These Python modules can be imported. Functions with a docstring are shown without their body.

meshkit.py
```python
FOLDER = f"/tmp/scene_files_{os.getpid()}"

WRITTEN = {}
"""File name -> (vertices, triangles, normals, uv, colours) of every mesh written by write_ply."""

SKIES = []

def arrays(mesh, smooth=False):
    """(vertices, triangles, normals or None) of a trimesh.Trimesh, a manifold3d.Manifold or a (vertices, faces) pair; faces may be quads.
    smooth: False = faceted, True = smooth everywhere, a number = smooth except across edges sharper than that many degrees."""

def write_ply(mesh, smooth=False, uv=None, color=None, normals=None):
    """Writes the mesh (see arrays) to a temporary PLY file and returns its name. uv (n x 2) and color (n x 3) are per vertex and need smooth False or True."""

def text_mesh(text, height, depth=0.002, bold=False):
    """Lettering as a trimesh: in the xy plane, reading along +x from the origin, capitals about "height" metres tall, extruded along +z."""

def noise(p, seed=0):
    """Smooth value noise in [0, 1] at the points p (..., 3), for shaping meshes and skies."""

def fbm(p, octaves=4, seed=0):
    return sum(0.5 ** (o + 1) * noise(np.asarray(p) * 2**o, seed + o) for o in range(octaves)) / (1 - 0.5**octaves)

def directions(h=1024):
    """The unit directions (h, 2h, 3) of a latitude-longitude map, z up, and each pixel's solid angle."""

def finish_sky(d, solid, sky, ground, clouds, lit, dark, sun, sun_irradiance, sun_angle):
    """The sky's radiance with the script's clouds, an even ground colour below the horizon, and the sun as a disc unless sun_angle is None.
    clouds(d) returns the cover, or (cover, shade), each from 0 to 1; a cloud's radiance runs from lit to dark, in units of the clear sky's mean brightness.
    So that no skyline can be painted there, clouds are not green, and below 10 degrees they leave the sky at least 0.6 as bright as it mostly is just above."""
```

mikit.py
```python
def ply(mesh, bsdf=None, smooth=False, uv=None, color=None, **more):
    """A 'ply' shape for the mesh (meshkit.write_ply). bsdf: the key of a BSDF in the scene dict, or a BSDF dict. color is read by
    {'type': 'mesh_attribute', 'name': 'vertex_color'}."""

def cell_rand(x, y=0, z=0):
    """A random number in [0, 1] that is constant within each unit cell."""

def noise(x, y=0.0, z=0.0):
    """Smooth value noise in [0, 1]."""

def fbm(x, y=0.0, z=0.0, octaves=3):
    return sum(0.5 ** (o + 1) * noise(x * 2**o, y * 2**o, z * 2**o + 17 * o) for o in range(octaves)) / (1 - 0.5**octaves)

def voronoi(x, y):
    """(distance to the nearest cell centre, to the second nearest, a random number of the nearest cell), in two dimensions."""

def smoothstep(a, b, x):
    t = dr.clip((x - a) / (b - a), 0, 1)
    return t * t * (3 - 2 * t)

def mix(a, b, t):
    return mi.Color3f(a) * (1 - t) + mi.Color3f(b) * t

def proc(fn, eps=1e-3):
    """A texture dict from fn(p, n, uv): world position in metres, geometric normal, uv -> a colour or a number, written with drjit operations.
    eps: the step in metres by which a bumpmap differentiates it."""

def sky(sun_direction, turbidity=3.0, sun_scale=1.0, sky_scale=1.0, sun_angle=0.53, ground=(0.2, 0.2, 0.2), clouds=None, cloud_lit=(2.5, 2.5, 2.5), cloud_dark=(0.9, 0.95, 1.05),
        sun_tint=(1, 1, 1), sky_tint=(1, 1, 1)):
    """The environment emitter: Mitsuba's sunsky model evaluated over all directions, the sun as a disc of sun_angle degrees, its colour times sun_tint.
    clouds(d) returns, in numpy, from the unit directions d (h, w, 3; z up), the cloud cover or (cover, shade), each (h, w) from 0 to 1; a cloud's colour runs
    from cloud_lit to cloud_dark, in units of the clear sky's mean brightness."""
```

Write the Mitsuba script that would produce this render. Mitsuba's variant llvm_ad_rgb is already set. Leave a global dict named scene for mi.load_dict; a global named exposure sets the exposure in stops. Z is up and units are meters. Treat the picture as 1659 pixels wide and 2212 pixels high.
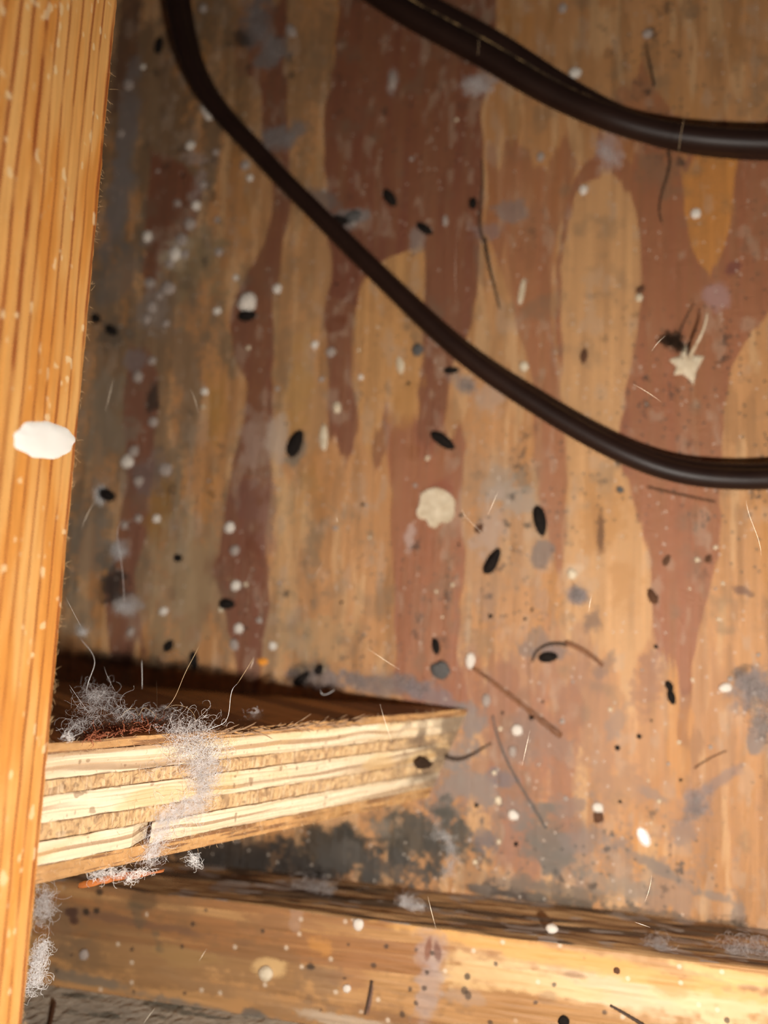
import math, random
import numpy as np
import trimesh
import drjit as dr
import mitsuba as mi
import mikit, meshkit
from mikit import noise, fbm, voronoi, smoothstep, mix, cell_rand

scene, labels = {}, {}
rng = np.random.default_rng(7)
random.seed(7)
MM = 0.001
F, CX, CY = 1661.0, 829.5, 1106.0            # focal length and centre of the 1659 x 2212 frame, in pixels

# ---------------------------------------------------------------- camera
PITCH, YAW, ROLL = -0.114, -0.186, 0.0455
def camera_axes():
    cp, sp, cw, sw = math.cos(PITCH), math.sin(PITCH), math.cos(YAW), math.sin(YAW)
    fw = np.array([sw * cp, cw * cp, -sp]); ri = np.array([cw, -sw, 0.0]); dn = np.cross(fw, ri)
    c, s = math.cos(ROLL), math.sin(ROLL)
    return np.stack([c * ri - s * dn, s * ri + c * dn, fw])
CAM = camera_axes()
T4 = mi.ScalarTransform4f
scene['camera'] = {'type': 'thinlens', 'fov': math.degrees(2 * math.atan(829.5 / F)), 'fov_axis': 'x', 'near_clip': 0.004, 'far_clip': 10.0,
                   'aperture_radius': 0.0013, 'focus_distance': 0.116,
                   'to_world': T4().look_at(origin=[0, 0, 0], target=CAM[2].tolist(), up=(-CAM[1]).tolist())}

# ---------------------------------------------------------------- light: the flash held just below and right of the lens, and the dim room behind
LAMP = np.array([36.0, -8.0, -34.5])
LAMP_AIM = np.array([0.06, 1.0, -0.12])
scene['dim_room'] = {'type': 'constant', 'radiance': {'type': 'rgb', 'value': [0.006, 0.0055, 0.0055]}}
FLASH = [1000.0, 945.0, 870.0]
exposure = 2.45

# ---------------------------------------------------------------- helpers
def ray(u, v):
    return CAM.T @ np.array([(u - CX) / F, (v - CY) / F, 1.0])
D = 163.0                                       # the plywood panel stands at y = 163 mm
Z_SHELF, Z_RAIL, Y_RAIL, X_STUD, Y_STUD = -21.5, -57.8, 145.0, -61.3, 95.0
def at(u, v, Y=D):
    d = ray(u, v); return d * (Y / d[1])
def on_z(u, v, z):
    d = ray(u, v); return d * (z / d[2])
def on_x(u, v, x):
    d = ray(u, v); return d * (x / d[0])
def key_for(name):
    if name not in used: used[name] = 0; return name
    used[name] += 1
    return f'{name}_{used[name]:03d}'
used = {}
def put(name, mesh, mat, label=None, cat=None, group=None, kind=None, parent=None, smooth=30, **kw):
    k = key_for((parent + '__' + name) if parent else name)
    if isinstance(mesh, tuple):
        mesh = trimesh.Trimesh(np.asarray(mesh[0]), np.asarray(mesh[1]), process=False)
    m = mesh.copy(); m.vertices = np.asarray(m.vertices) * MM
    scene[k] = mikit.ply(m, mat, smooth=smooth, **kw)
    d = {}
    if label: d['label'] = label
    if cat: d['category'] = cat
    if group: d['group'] = group
    if kind: d['kind'] = kind
    if d: labels[k] = d
    return k
def thing(name, label, cat, group=None, kind=None):
    k = key_for(name); labels[k] = {'label': label, 'category': cat}
    if group: labels[k]['group'] = group
    if kind: labels[k]['kind'] = kind; 
    return k
def box(lo, hi):
    lo, hi = np.array(lo, float), np.array(hi, float)
    b = trimesh.creation.box(extents=hi - lo); b.apply_translation((lo + hi) / 2); return b
def grid_faces(n, m):
    i, j = np.meshgrid(np.arange(n - 1), np.arange(m - 1), indexing='ij')
    a = (i * m + j).ravel(); b = a + m
    return np.vstack([np.stack([a, b, b + 1], 1), np.stack([a, b + 1, a + 1], 1)])
def spline(P, n):
    from scipy.interpolate import CubicSpline
    P = np.asarray(P, float); t = np.r_[0, np.cumsum(np.linalg.norm(np.diff(P, axis=0), axis=1) + 1e-6)]
    return CubicSpline(t, P)(np.linspace(0, t[-1], n))
def tube(P, r, k=6):
    """A tube along the points P (n, 3); r a number or one per point; tapered ends are closed."""
    P = np.asarray(P, float); n = len(P); r = np.broadcast_to(np.asarray(r, float), (n,))
    t = np.gradient(P, axis=0); t /= np.linalg.norm(t, axis=1, keepdims=True) + 1e-12
    a = np.array([0.31, -0.55, 0.77]); u = np.cross(t, a); u /= np.linalg.norm(u, axis=1, keepdims=True) + 1e-12
    w = np.cross(t, u); th = np.arange(k) / k * 2 * math.pi
    V = P[:, None] + r[:, None, None] * (np.cos(th)[None, :, None] * u[:, None] + np.sin(th)[None, :, None] * w[:, None])
    V = V.reshape(-1, 3); f = []
    for i in range(n - 1):
        for j in range(k):
            a0, a1 = i * k + j, i * k + (j + 1) % k
            f += [[a0, a1, a1 + k], [a0, a1 + k, a0 + k]]
    V = np.vstack([V, P[:1], P[-1:]])
    for j in range(k):
        f += [[n * k, (j + 1) % k, j], [n * k + 1, (n - 1) * k + j, (n - 1) * k + (j + 1) % k]]
    return V, np.array(f)
def join(ms):
    V, Fs, o = [], [], 0
    for v, f in ms:
        V.append(v); Fs.append(np.asarray(f) + o); o += len(v)
    return np.vstack(V), np.vstack(Fs)
ICO2, ICO3 = trimesh.creation.icosphere(subdivisions=2), trimesh.creation.icosphere(subdivisions=3)
def frame(n, up=(0, 0, 1)):
    n = np.asarray(n, float) / np.linalg.norm(n); up = (0, 1, 0) if abs(n[2]) > .9 else up; x = np.cross(up, n); x /= np.linalg.norm(x); y = np.cross(n, x)
    return np.stack([x, y, n], 1)
def lump(c, n, size, ang=0, rough=0.25, seed=0, sink=0.25, ico=ICO2, taper=0.0, freq=1.6):
    """A lump of size (length, width, height) mm lying at the point c of a surface with the normal n, its length turned by ang in that surface."""
    v = np.array(ico.vertices); d = 1 + rough * 2 * (meshkit.fbm(v * freq + 9.1 * (seed % 97), 3, seed % 1000) - 0.5)
    v = v * d[:, None]; v[:, 1:] *= (1 - taper * np.clip(v[:, :1], -1, 1))
    v = v * (np.array(size) / 2.0)
    c_, s_ = math.cos(ang), math.sin(ang)
    v = np.stack([v[:, 0] * c_ - v[:, 1] * s_, v[:, 0] * s_ + v[:, 1] * c_, v[:, 2] + size[2] * (0.5 - sink)], 1)
    return v @ frame(n).T + np.asarray(c), np.array(ico.faces)
def px_mm(Y=D): return Y / F * 1.02

# ---------------------------------------------------------------- materials
def principled(fn_or_rgb, rough=0.7, spec=0.3, bump=None, scale=1.0, eps=2e-4, **kw):
    col = {'type': 'rgb', 'value': list(fn_or_rgb)} if isinstance(fn_or_rgb, (tuple, list)) else mikit.proc(fn_or_rgb)
    b = {'type': 'principled', 'base_color': col, 'roughness': rough, 'specular': spec, **kw}
    if bump is not None:
        b = {'type': 'bumpmap', 'arbitrary': mikit.proc(bump, eps=eps), 'scale': scale, 'bsdf': b}
    return {'type': 'twosided', 'bsdf': b}
C3 = mi.Color3f

# bands of darker and paler wood of the panel: rows of (v, left u, right u) on the photograph, turned into millimetres on the panel
ZT0, ZT1, NT = -0.075, 0.125, 128
class Bands:
    """Outlines x_left(z), x_right(z) of patches, as one table."""
    def __init__(self, rows, plane=at):
        self.n = len(rows); tab = []; self.info = []
        zg = np.linspace(ZT0, ZT1, NT)
        for pts, *rest in rows:
            L = np.array([plane(l, v) for v, l, r in pts]) * MM; Rr = np.array([plane(r, v) for v, l, r in pts]) * MM
            oL, oR = np.argsort(L[:, 2]), np.argsort(Rr[:, 2])
            tab += [np.interp(zg, L[oL, 2], L[oL, 0]), np.interp(zg, Rr[oR, 2], Rr[oR, 0])]
            z0 = min(L[:, 2].min(), Rr[:, 2].min()) if False else 0.5 * (L[oL[0], 2] + Rr[oR[0], 2])
            z1 = 0.5 * (L[oL[-1], 2] + Rr[oR[-1], 2])
            self.info.append((float(z0), float(z1), *rest))
        self.tab = mi.Float(np.concatenate(tab).astype(np.float32)); dr.eval(self.tab)
    def masks(self, x, z, soft):
        t = dr.clip((z - ZT0) / (ZT1 - ZT0) * (NT - 1), 0, NT - 1.001)
        i = mi.UInt32(dr.floor(t)); fr = t - dr.floor(t)
        ze = z + (noise(x * 520, 1.3) - .5) * .011 + (noise(x * 2100, 4.1) - .5) * .004
        for k, inf in enumerate(self.info):
            g = lambda o: dr.lerp(dr.gather(mi.Float, self.tab, i + o * NT), dr.gather(mi.Float, self.tab, i + (o * NT + 1)), fr)
            xl, xr = g(2 * k), g(2 * k + 1)
            s = dr.minimum(dr.minimum(x - xl, xr - x), 0.35 * dr.minimum(ze - inf[0], inf[1] - ze))
            yield smoothstep(-soft, soft, s), inf
RED, RED2, TAN, PALE, ORG, UMB = (.145, .048, .026), (.225, .079, .039), (.42, .215, .078), (.45, .245, .105), (.45, .19, .042), (.10, .045, .02)
PANEL_BANDS = [
    # centre heartwood, above and below the lower cord
    ([(-60, 748, 1120), (0, 745, 1100), (90, 732, 1075), (180, 715, 1050), (260, 705, 1040), (350, 708, 1042), (425, 712, 1048), (500, 708, 1045), (560, 712, 1040), (640, 712, 1035), (720, 900, 1015), (800, 905, 975), (900, 905, 960), (960, 880, 955)], RED, 1.0),
    ([(535, 905, 912), (560, 828, 917), (600, 780, 919), (660, 762, 920), (720, 760, 918), (800, 770, 912), (900, 765, 900), (960, 780, 830), (985, 800, 815)], TAN, 1.0),
    ([(540, 716, 775), (600, 714, 768), (680, 699, 757), (760, 708, 755), (850, 716, 762), (940, 716, 764), (1000, 722, 752)], RED, .95),
    ([(925, 825, 1000), (960, 832, 1012), (1040, 838, 1008), (1110, 840, 1004), (1200, 852, 1000), (1300, 862, 990), (1400, 856, 985), (1480, 850, 1010), (1560, 900, 1040)], RED2, .9),
    ([(930, 795, 835), (970, 800, 833), (1015, 805, 830)], RED, .7),
    # mixed brown right of the centre
    ([(330, 1050, 1250), (420, 1060, 1225), (500, 1050, 1205), (600, 1090, 1200), (680, 1120, 1200), (800, 1148, 1206), (900, 1158, 1212), (1000, 1150, 1222), (1100, 1165, 1215), (1200, 1195, 1222), (1240, 1208, 1215)], RED2, .72),
    ([(560, 1070, 1100), (640, 1060, 1120), (760, 1050, 1115), (860, 1060, 1080)], PALE, .3),
    # right heartwood and the pale oval in it
    ([(300, 1290, 1700), (340, 1280, 1720), (390, 1235, 1720), (460, 1215, 1720), (560, 1205, 1710), (640, 1205, 1680), (720, 1205, 1622), (800, 1210, 1575), (900, 1215, 1562), (1000, 1330, 1556), (1060, 1365, 1560), (1130, 1380, 1557), (1200, 1392, 1550), (1300, 1402, 1530), (1400, 1412, 1503), (1450, 1400, 1490)], RED2, .92),
    ([(383, 1300, 1340), (392, 1258, 1345), (430, 1240, 1362), (510, 1218, 1384), (600, 1213, 1382), (680, 1212, 1376), (760, 1213, 1370), (860, 1213, 1348), (950, 1211, 1342), (1010, 1212, 1352), (1070, 1222, 1370), (1160, 1228, 1388), (1260, 1232, 1400), (1330, 1240, 1405), (1420, 1260, 1395)], PALE, 1.0),
    ([(325, 1462, 1600), (400, 1472, 1588), (470, 1482, 1580), (530, 1490, 1562), (570, 1512, 1553), (590, 1538, 1545)], ORG, .85),
    ([(840, 1340, 1360), (880, 1345, 1362), (940, 1342, 1362), (980, 1350, 1364)], RED2, .8),
    # left: narrow heartwood bands between tan ones
    ([(0, 420, 600), (60, 440, 612), (120, 470, 600), (180, 560, 618), (250, 570, 625), (330, 580, 628), (400, 585, 630), (460, 588, 625), (520, 570, 612), (580, 540, 605), (640, 506, 598), (700, 490, 594), (770, 505, 592), (830, 541, 592), (900, 532, 590), (960, 512, 586), (1030, 494, 586), (1100, 482, 580), (1170, 480, 575), (1240, 458, 582), (1310, 480, 585), (1400, 498, 565), (1500, 510, 555)], RED, .95),
    ([(320, 322, 345), (360, 322, 405), (420, 316, 430), (480, 316, 420), (540, 316, 375), (590, 308, 350), (620, 318, 340)], (.15, .05, .025), .95),
    ([(740, 285, 325), (800, 275, 340), (860, 268, 345), (930, 264, 335), (1000, 270, 335), (1060, 262, 320), (1130, 255, 318), (1200, 250, 305), (1260, 225, 300), (1320, 232, 305), (1420, 234, 310)], (.16, .06, .035), .95),
    ([(-40, 480, 560), (30, 470, 575), (110, 480, 590), (160, 500, 575)], (.22, .09, .04), .6),
    ([(-40, 250, 300), (80, 250, 300), (160, 247, 290), (260, 240, 285)], (.10, .045, .025), .8),
    ([(1000, 640, 720), (1040, 650, 715), (1090, 655, 700)], (.36, .16, .05), .55),
    ([(820, 450, 490), (900, 455, 495), (960, 460, 480)], (.38, .18, .05), .7),
    ([(1060, 325, 360), (1120, 318, 368), (1180, 322, 352)], (.26, .12, .035), .8),
    ([(640, 640, 690), (760, 630, 690), (900, 640, 700), (1000, 650, 690)], PALE, .35),
    ([(1020, 590, 655), (1100, 595, 655), (1250, 590, 640), (1350, 600, 640)], (.52, .33, .16), .4),
    # lower right
    ([(1450, 1000, 1230), (1520, 1030, 1260), (1600, 1050, 1250), (1700, 1060, 1230), (1800, 1090, 1260), (1900, 1040, 1180)], RED2, .55),
    ([(1360, 1120, 1260), (1450, 1130, 1300), (1520, 1200, 1290)], (.25, .12, .07), .5),
    ([(1480, 1445, 1470), (1550, 1440, 1500), (1620, 1440, 1490), (1690, 1455, 1480)], ORG, .55),
    ([(1560, 1485, 1500), (1600, 1480, 1525), (1650, 1490, 1520)], (.24, .11, .045), .7),
    ([(1100, 1285, 1302), (1150, 1288, 1308), (1210, 1290, 1304)], (.16, .06, .02), .6),
    ([(150, 1375, 1400), (200, 1330, 1430), (260, 1320, 1470), (300, 1310, 1500)], (.25, .085, .035), .75),
    ([(1440, 1480, 1500), (1500, 1470, 1492), (1560, 1465, 1485)], RED, .5),
]
BANDS = Bands(PANEL_BANDS)
GREY, SOOT, OLIVE, WHITE = (.27, .235, .215), (.022, .016, .012), (.13, .10, .06), (.42, .38, .34)
# (u, v, half width, half height, turn in degrees, colour, strength, raggedness) of dirt, dust, mould and painted-in shade patches on the panel
PANEL_SPOTS = [
    (1300, 1120, 64, 90, 0, (.36, .165, .045), .6, 1.2), (1345, 1260, 40, 70, 0, (.37, .175, .055), .6, 1.2), (1298, 1150, 9, 56, 2, (.11, .045, .014), .85, .7), (870, 870, 46, 60, 0, (.34, .16, .045), .5, 1.2), (1170, 1600, 60, 50, 0, (.20, .12, .085), .6, 1.6), (1330, 1700, 60, 60, 0, (.27, .15, .085), .5, 1.7), (1120, 1600, 46, 70, 20, (.18, .11, .08), .6, 1.5), (1230, 1740, 50, 40, 0, (.17, .125, .10), .55, 1.6), (1400, 1480, 30, 80, 5, (.22, .10, .06), .55, 1.3),
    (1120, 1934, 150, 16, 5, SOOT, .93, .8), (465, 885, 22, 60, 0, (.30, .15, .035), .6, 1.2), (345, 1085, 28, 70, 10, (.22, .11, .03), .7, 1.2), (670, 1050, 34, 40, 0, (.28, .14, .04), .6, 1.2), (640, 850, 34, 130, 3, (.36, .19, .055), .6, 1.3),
    (550, 1180, 34, 40, 0, (.12, .03, .012), .6, 1.1), (470, 1225, 22, 34, 0, (.12, .035, .015), .6, 1.0), (575, 1130, 22, 90, 0, (.27, .15, .115), .4, 1.2), (545, 960, 20, 60, 0, (.25, .14, .11), .4, 1.2),
    (555, 50, 42, 70, 10, (.17, .15, .145), .85, 1.0), (585, 115, 40, 30, 0, (.15, .13, .12), .8, 1.2), (520, 85, 26, 26, 0, SOOT, .75, 1.0), (600, 295, 40, 26, 10, (.22, .19, .18), .85, 1.2), (640, 280, 22, 30, 60, (.2, .18, .17), .7, 1),
    (700, 430, 50, 24, 25, (.2, .16, .14), .8, 1.0), (740, 475, 50, 26, -15, (.23, .21, .2), .7, 1.2), (765, 468, 28, 22, 0, (.3, .28, .27), .6, .8), (1030, 185, 42, 22, -15, (.40, .34, .32), .8, 1.3), (1010, 130, 40, 14, 20, SOOT, .4, 1),
    (848, 180, 12, 30, 5, (.42, .36, .33), .6, 1), (1310, 330, 28, 40, -10, (.34, .24, .21), .7, 1.4), (1100, 455, 44, 26, 0, (.25, .22, .21), .6, 1.3), (1050, 500, 40, 26, 0, (.27, .2, .19), .6, 1.3), (900, 520, 16, 30, 0, (.3, .27, .25), .6, 1.2),
    (1000, 825, 34, 22, 30, (.28, .24, .22), .7, 1.2), (1060, 860, 40, 34, 0, (.36, .26, .2), .5, 1.2), (1248, 1286, 27, 22, 20, (.22, .185, .2), .9, .6), (1600, 1275, 34, 10, 20, (.1, .045, .03), .7, 1.2), (1550, 640, 36, 34, 0, (.30, .17, .15), .8, .7),
    (1582, 580, 18, 20, 0, (.13, .04, .035), .7, 1.0), (1625, 1490, 48, 52, 20, (.19, .165, .165), .9, 1.0), (1640, 1580, 22, 60, 10, (.2, .175, .17), .75, 1.1), (1600, 1450, 30, 12, -30, SOOT, .6, 1), (1500, 1730, 34, 50, 30, (.22, .18, .18), .75, 1.2), (1560, 1680, 60, 14, -35, (.24, .18, .165), .6, 1.1),
    (1475, 1790, 30, 40, 0, (.23, .18, .16), .6, 1.2), (1420, 1720, 40, 12, 25, (.2, .14, .11), .6, 1), (1300, 1450, 18, 50, 30, (.14, .09, .07), .6, 1.2), (1330, 1560, 22, 40, 20, (.2, .15, .12), .5, 1.2), (1285, 1340, 26, 34, 10, (.13, .075, .05), .75, 1.2),
    (1150, 1390, 34, 40, 0, (.19, .16, .14), .6, 1.4), (1190, 1410, 40, 18, 0, (.12, .10, .1), .6, 1.2), (1080, 1050, 40, 50, 0, (.26, .2, .15), .6, 1.5), (1110, 1080, 50, 40, 30, (.28, .22, .17), .7, 1.3), (1060, 1140, 40, 70, 20, (.33, .24, .19), .6, 1.2), (1130, 1030, 20, 26, 0, (.14, .12, .09), .5, 1.4),
    (1170, 1195, 28, 34, 10, (.2, .16, .14), .8, 1.2), (700, 1465, 90, 26, 0, (.15, .125, .12), .8, 1.5), (820, 1478, 110, 26, 0, (.19, .15, .14), .75, 1.4), (930, 1500, 60, 22, 20, (.16, .12, .12), .7, 1.3), (650, 1455, 34, 24, -40, SOOT, .7, 1.3), (690, 1440, 20, 22, 0, SOOT, .6, 1.2),
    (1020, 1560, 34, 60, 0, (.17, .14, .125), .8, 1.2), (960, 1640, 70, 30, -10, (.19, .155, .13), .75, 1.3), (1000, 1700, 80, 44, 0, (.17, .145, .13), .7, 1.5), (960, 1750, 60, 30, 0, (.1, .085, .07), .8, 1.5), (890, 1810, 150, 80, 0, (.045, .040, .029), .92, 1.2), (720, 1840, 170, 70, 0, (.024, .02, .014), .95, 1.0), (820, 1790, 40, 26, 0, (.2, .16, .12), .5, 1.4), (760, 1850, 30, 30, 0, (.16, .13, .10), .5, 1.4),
    (500, 1850, 190, 60, 0, (.02, .014, .010), .97, .8), (640, 1885, 240, 36, 3, (.02, .014, .01), .93, 1.0), (300, 1880, 200, 50, 0, (.02, .014, .01), .95, .8), (820, 1870, 140, 40, 3, (.05, .042, .034), .8, 1.6), (940, 1840, 40, 50, 0, (.035, .028, .02), .8, 1.2), (1180, 1800, 46, 90, -25, (.115, .095, .075), .8, 1.4), (1190, 1850, 70, 34, 20, (.12, .1, .08), .75, 1.4),  # darkest patches under the shelf: mould, with the shade there painted in
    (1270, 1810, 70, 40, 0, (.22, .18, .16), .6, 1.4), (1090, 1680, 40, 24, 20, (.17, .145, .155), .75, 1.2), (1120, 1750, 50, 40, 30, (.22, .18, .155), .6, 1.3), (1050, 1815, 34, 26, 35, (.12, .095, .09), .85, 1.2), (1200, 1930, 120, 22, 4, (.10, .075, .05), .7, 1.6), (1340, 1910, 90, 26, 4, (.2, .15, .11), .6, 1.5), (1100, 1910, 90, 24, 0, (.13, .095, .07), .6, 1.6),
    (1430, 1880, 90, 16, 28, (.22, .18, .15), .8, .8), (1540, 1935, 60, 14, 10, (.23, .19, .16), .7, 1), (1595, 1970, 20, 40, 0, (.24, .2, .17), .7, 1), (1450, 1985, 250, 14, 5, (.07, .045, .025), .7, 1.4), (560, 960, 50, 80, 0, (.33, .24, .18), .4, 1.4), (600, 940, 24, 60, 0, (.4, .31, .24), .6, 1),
    (640, 975, 20, 40, 20, (.13, .12, .1), .7, .8), (330, 860, 16, 40, 10, SOOT, .8, 1.0), (245, 1270, 36, 44, 20, (.025, .018, .014), .9, 1.2), (235, 1200, 26, 34, 0, (.05, .04, .03), .7, 1.3), (300, 1430, 200, 14, 4, (.03, .02, .014), .6, 1.2), (275, 1310, 36, 22, -10, (.38, .33, .3), .8, 1.2), (258, 1190, 24, 26, 0, (.34, .29, .27), .75, 1.2),  # the long dark strip above the shelf paints in its cast shadow
    (385, 545, 32, 40, 20, (.40, .33, .24), .75, 1.2), (425, 340, 40, 22, 20, (.30, .22, .18), .7, 1.4), (430, 400, 18, 60, 5, (.27, .2, .17), .75, 1.3), (320, 520, 16, 14, 0, (.33, .28, .25), .7, 1), (340, 665, 40, 60, 0, (.28, .235, .2), .7, 1.5), (275, 280, 26, 160, 3, (.165, .135, .12), .8, .9), (255, 440, 36, 140, 5, (.17, .14, .125), .8, .8),
    (250, 600, 50, 90, 8, (.13, .105, .085), .7, 1.2), (240, 720, 40, 60, 0, (.09, .07, .05), .7, 1.4), (225, 900, 60, 130, 4, (.19, .15, .105), .6, 1.3), (200, 1150, 50, 110, 4, (.17, .135, .10), .6, 1.3), (170, 1320, 40, 70, 4, (.2, .16, .11), .55, 1.3), (290, 780, 30, 30, 0, (.24, .2, .19), .7, 1.3), (310, 1030, 40, 60, 0, (.19, .15, .14), .6, 1.4),
    (430, 560, 60, 100, 0, (.24, .17, .085), .5, 1.6), (400, 1260, 80, 160, 0, (.3, .22, .12), .35, 1.6), (530, 1090, 30, 60, 0, (.14, .06, .045), .5, 1.3), (690, 1380, 90, 60, 0, (.36, .24, .12), .4, 1.6), (1240, 1230, 20, 16, 0, (.5, .36, .24), .6, 1), (960, 1060, 26, 26, 0, (.2, .05, .025), .6, 1), (890, 980, 20, 24, 0, (.22, .08, .03), .7, 1), (885, 1170, 14, 40, 5, (.42, .32, .28), .55, 1),
    (725, 700, 26, 20, 0, (.13, .035, .012), .75, 1), (1035, 560, 14, 60, -8, (.12, .08, .06), .4, 1),
]
WEATHERED_AND_DIM = [
    (330, 260, 170, 330, 4, (.105, .073, .045), .72, 1.7), (300, 800, 190, 380, 4, (.12, .088, .056), .68, 1.7), (430, 1240, 260, 230, 4, (.165, .12, .077), .55, 1.8), (620, 700, 140, 420, 4, (.21, .125, .06), .45, 1.9), (560, 120, 200, 200, 4, (.17, .10, .05), .55, 1.7),  # left of the panel: dirt, plus the lamp's falloff put into the colour
    (1120, 1640, 230, 260, 0, (.25, .125, .075), .70, 1.8), (1400, 1600, 240, 300, 0, (.34, .165, .075), .55, 1.9), (1240, 1860, 280, 100, 4, (.21, .14, .10), .6, 1.8), (1080, 1100, 120, 200, 0, (.30, .18, .10), .5, 1.9),
]
def spot_rows(spots, plane):
    out = []
    for u, v, a, b, turn, col, st, rag in spots:
        p = plane(u, v); p2 = plane(u + 10, v); p3 = plane(u, v + 10)
        mx = np.linalg.norm(p2 - p) / 10; mz = np.linalg.norm(p3 - p) / 10
        if min(col) > .13 and max(col) - min(col) < .09 and plane is at: col = (col[0] * .74, col[1] * .69, col[2] * .66)
        out.append((p * MM, float(a * mx * MM), float(b * mz * MM), math.radians(turn) - 0.045, col, st, rag))
    return out
PSPOTS = spot_rows(PANEL_SPOTS, at); WSPOTS = spot_rows(WEATHERED_AND_DIM, at)
def paint_spots(c, x, z, rows, n1, n2):
    for p, a, b, t, col, st, rag in rows:
        dx, dz = x - float(p[0]), z - float(p[2])
        ca, sa = math.cos(t), math.sin(t)
        e = dr.sqrt(dr.square((dx * ca - dz * sa) / a) + dr.square((dx * sa + dz * ca) / b))
        m = 1 - smoothstep(.50, 1.12, e + (n1 - .5) * rag * 1.15 + (n2 - .5) * rag * .45)
        c = mix(c, col, m * st)
    return c
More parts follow.
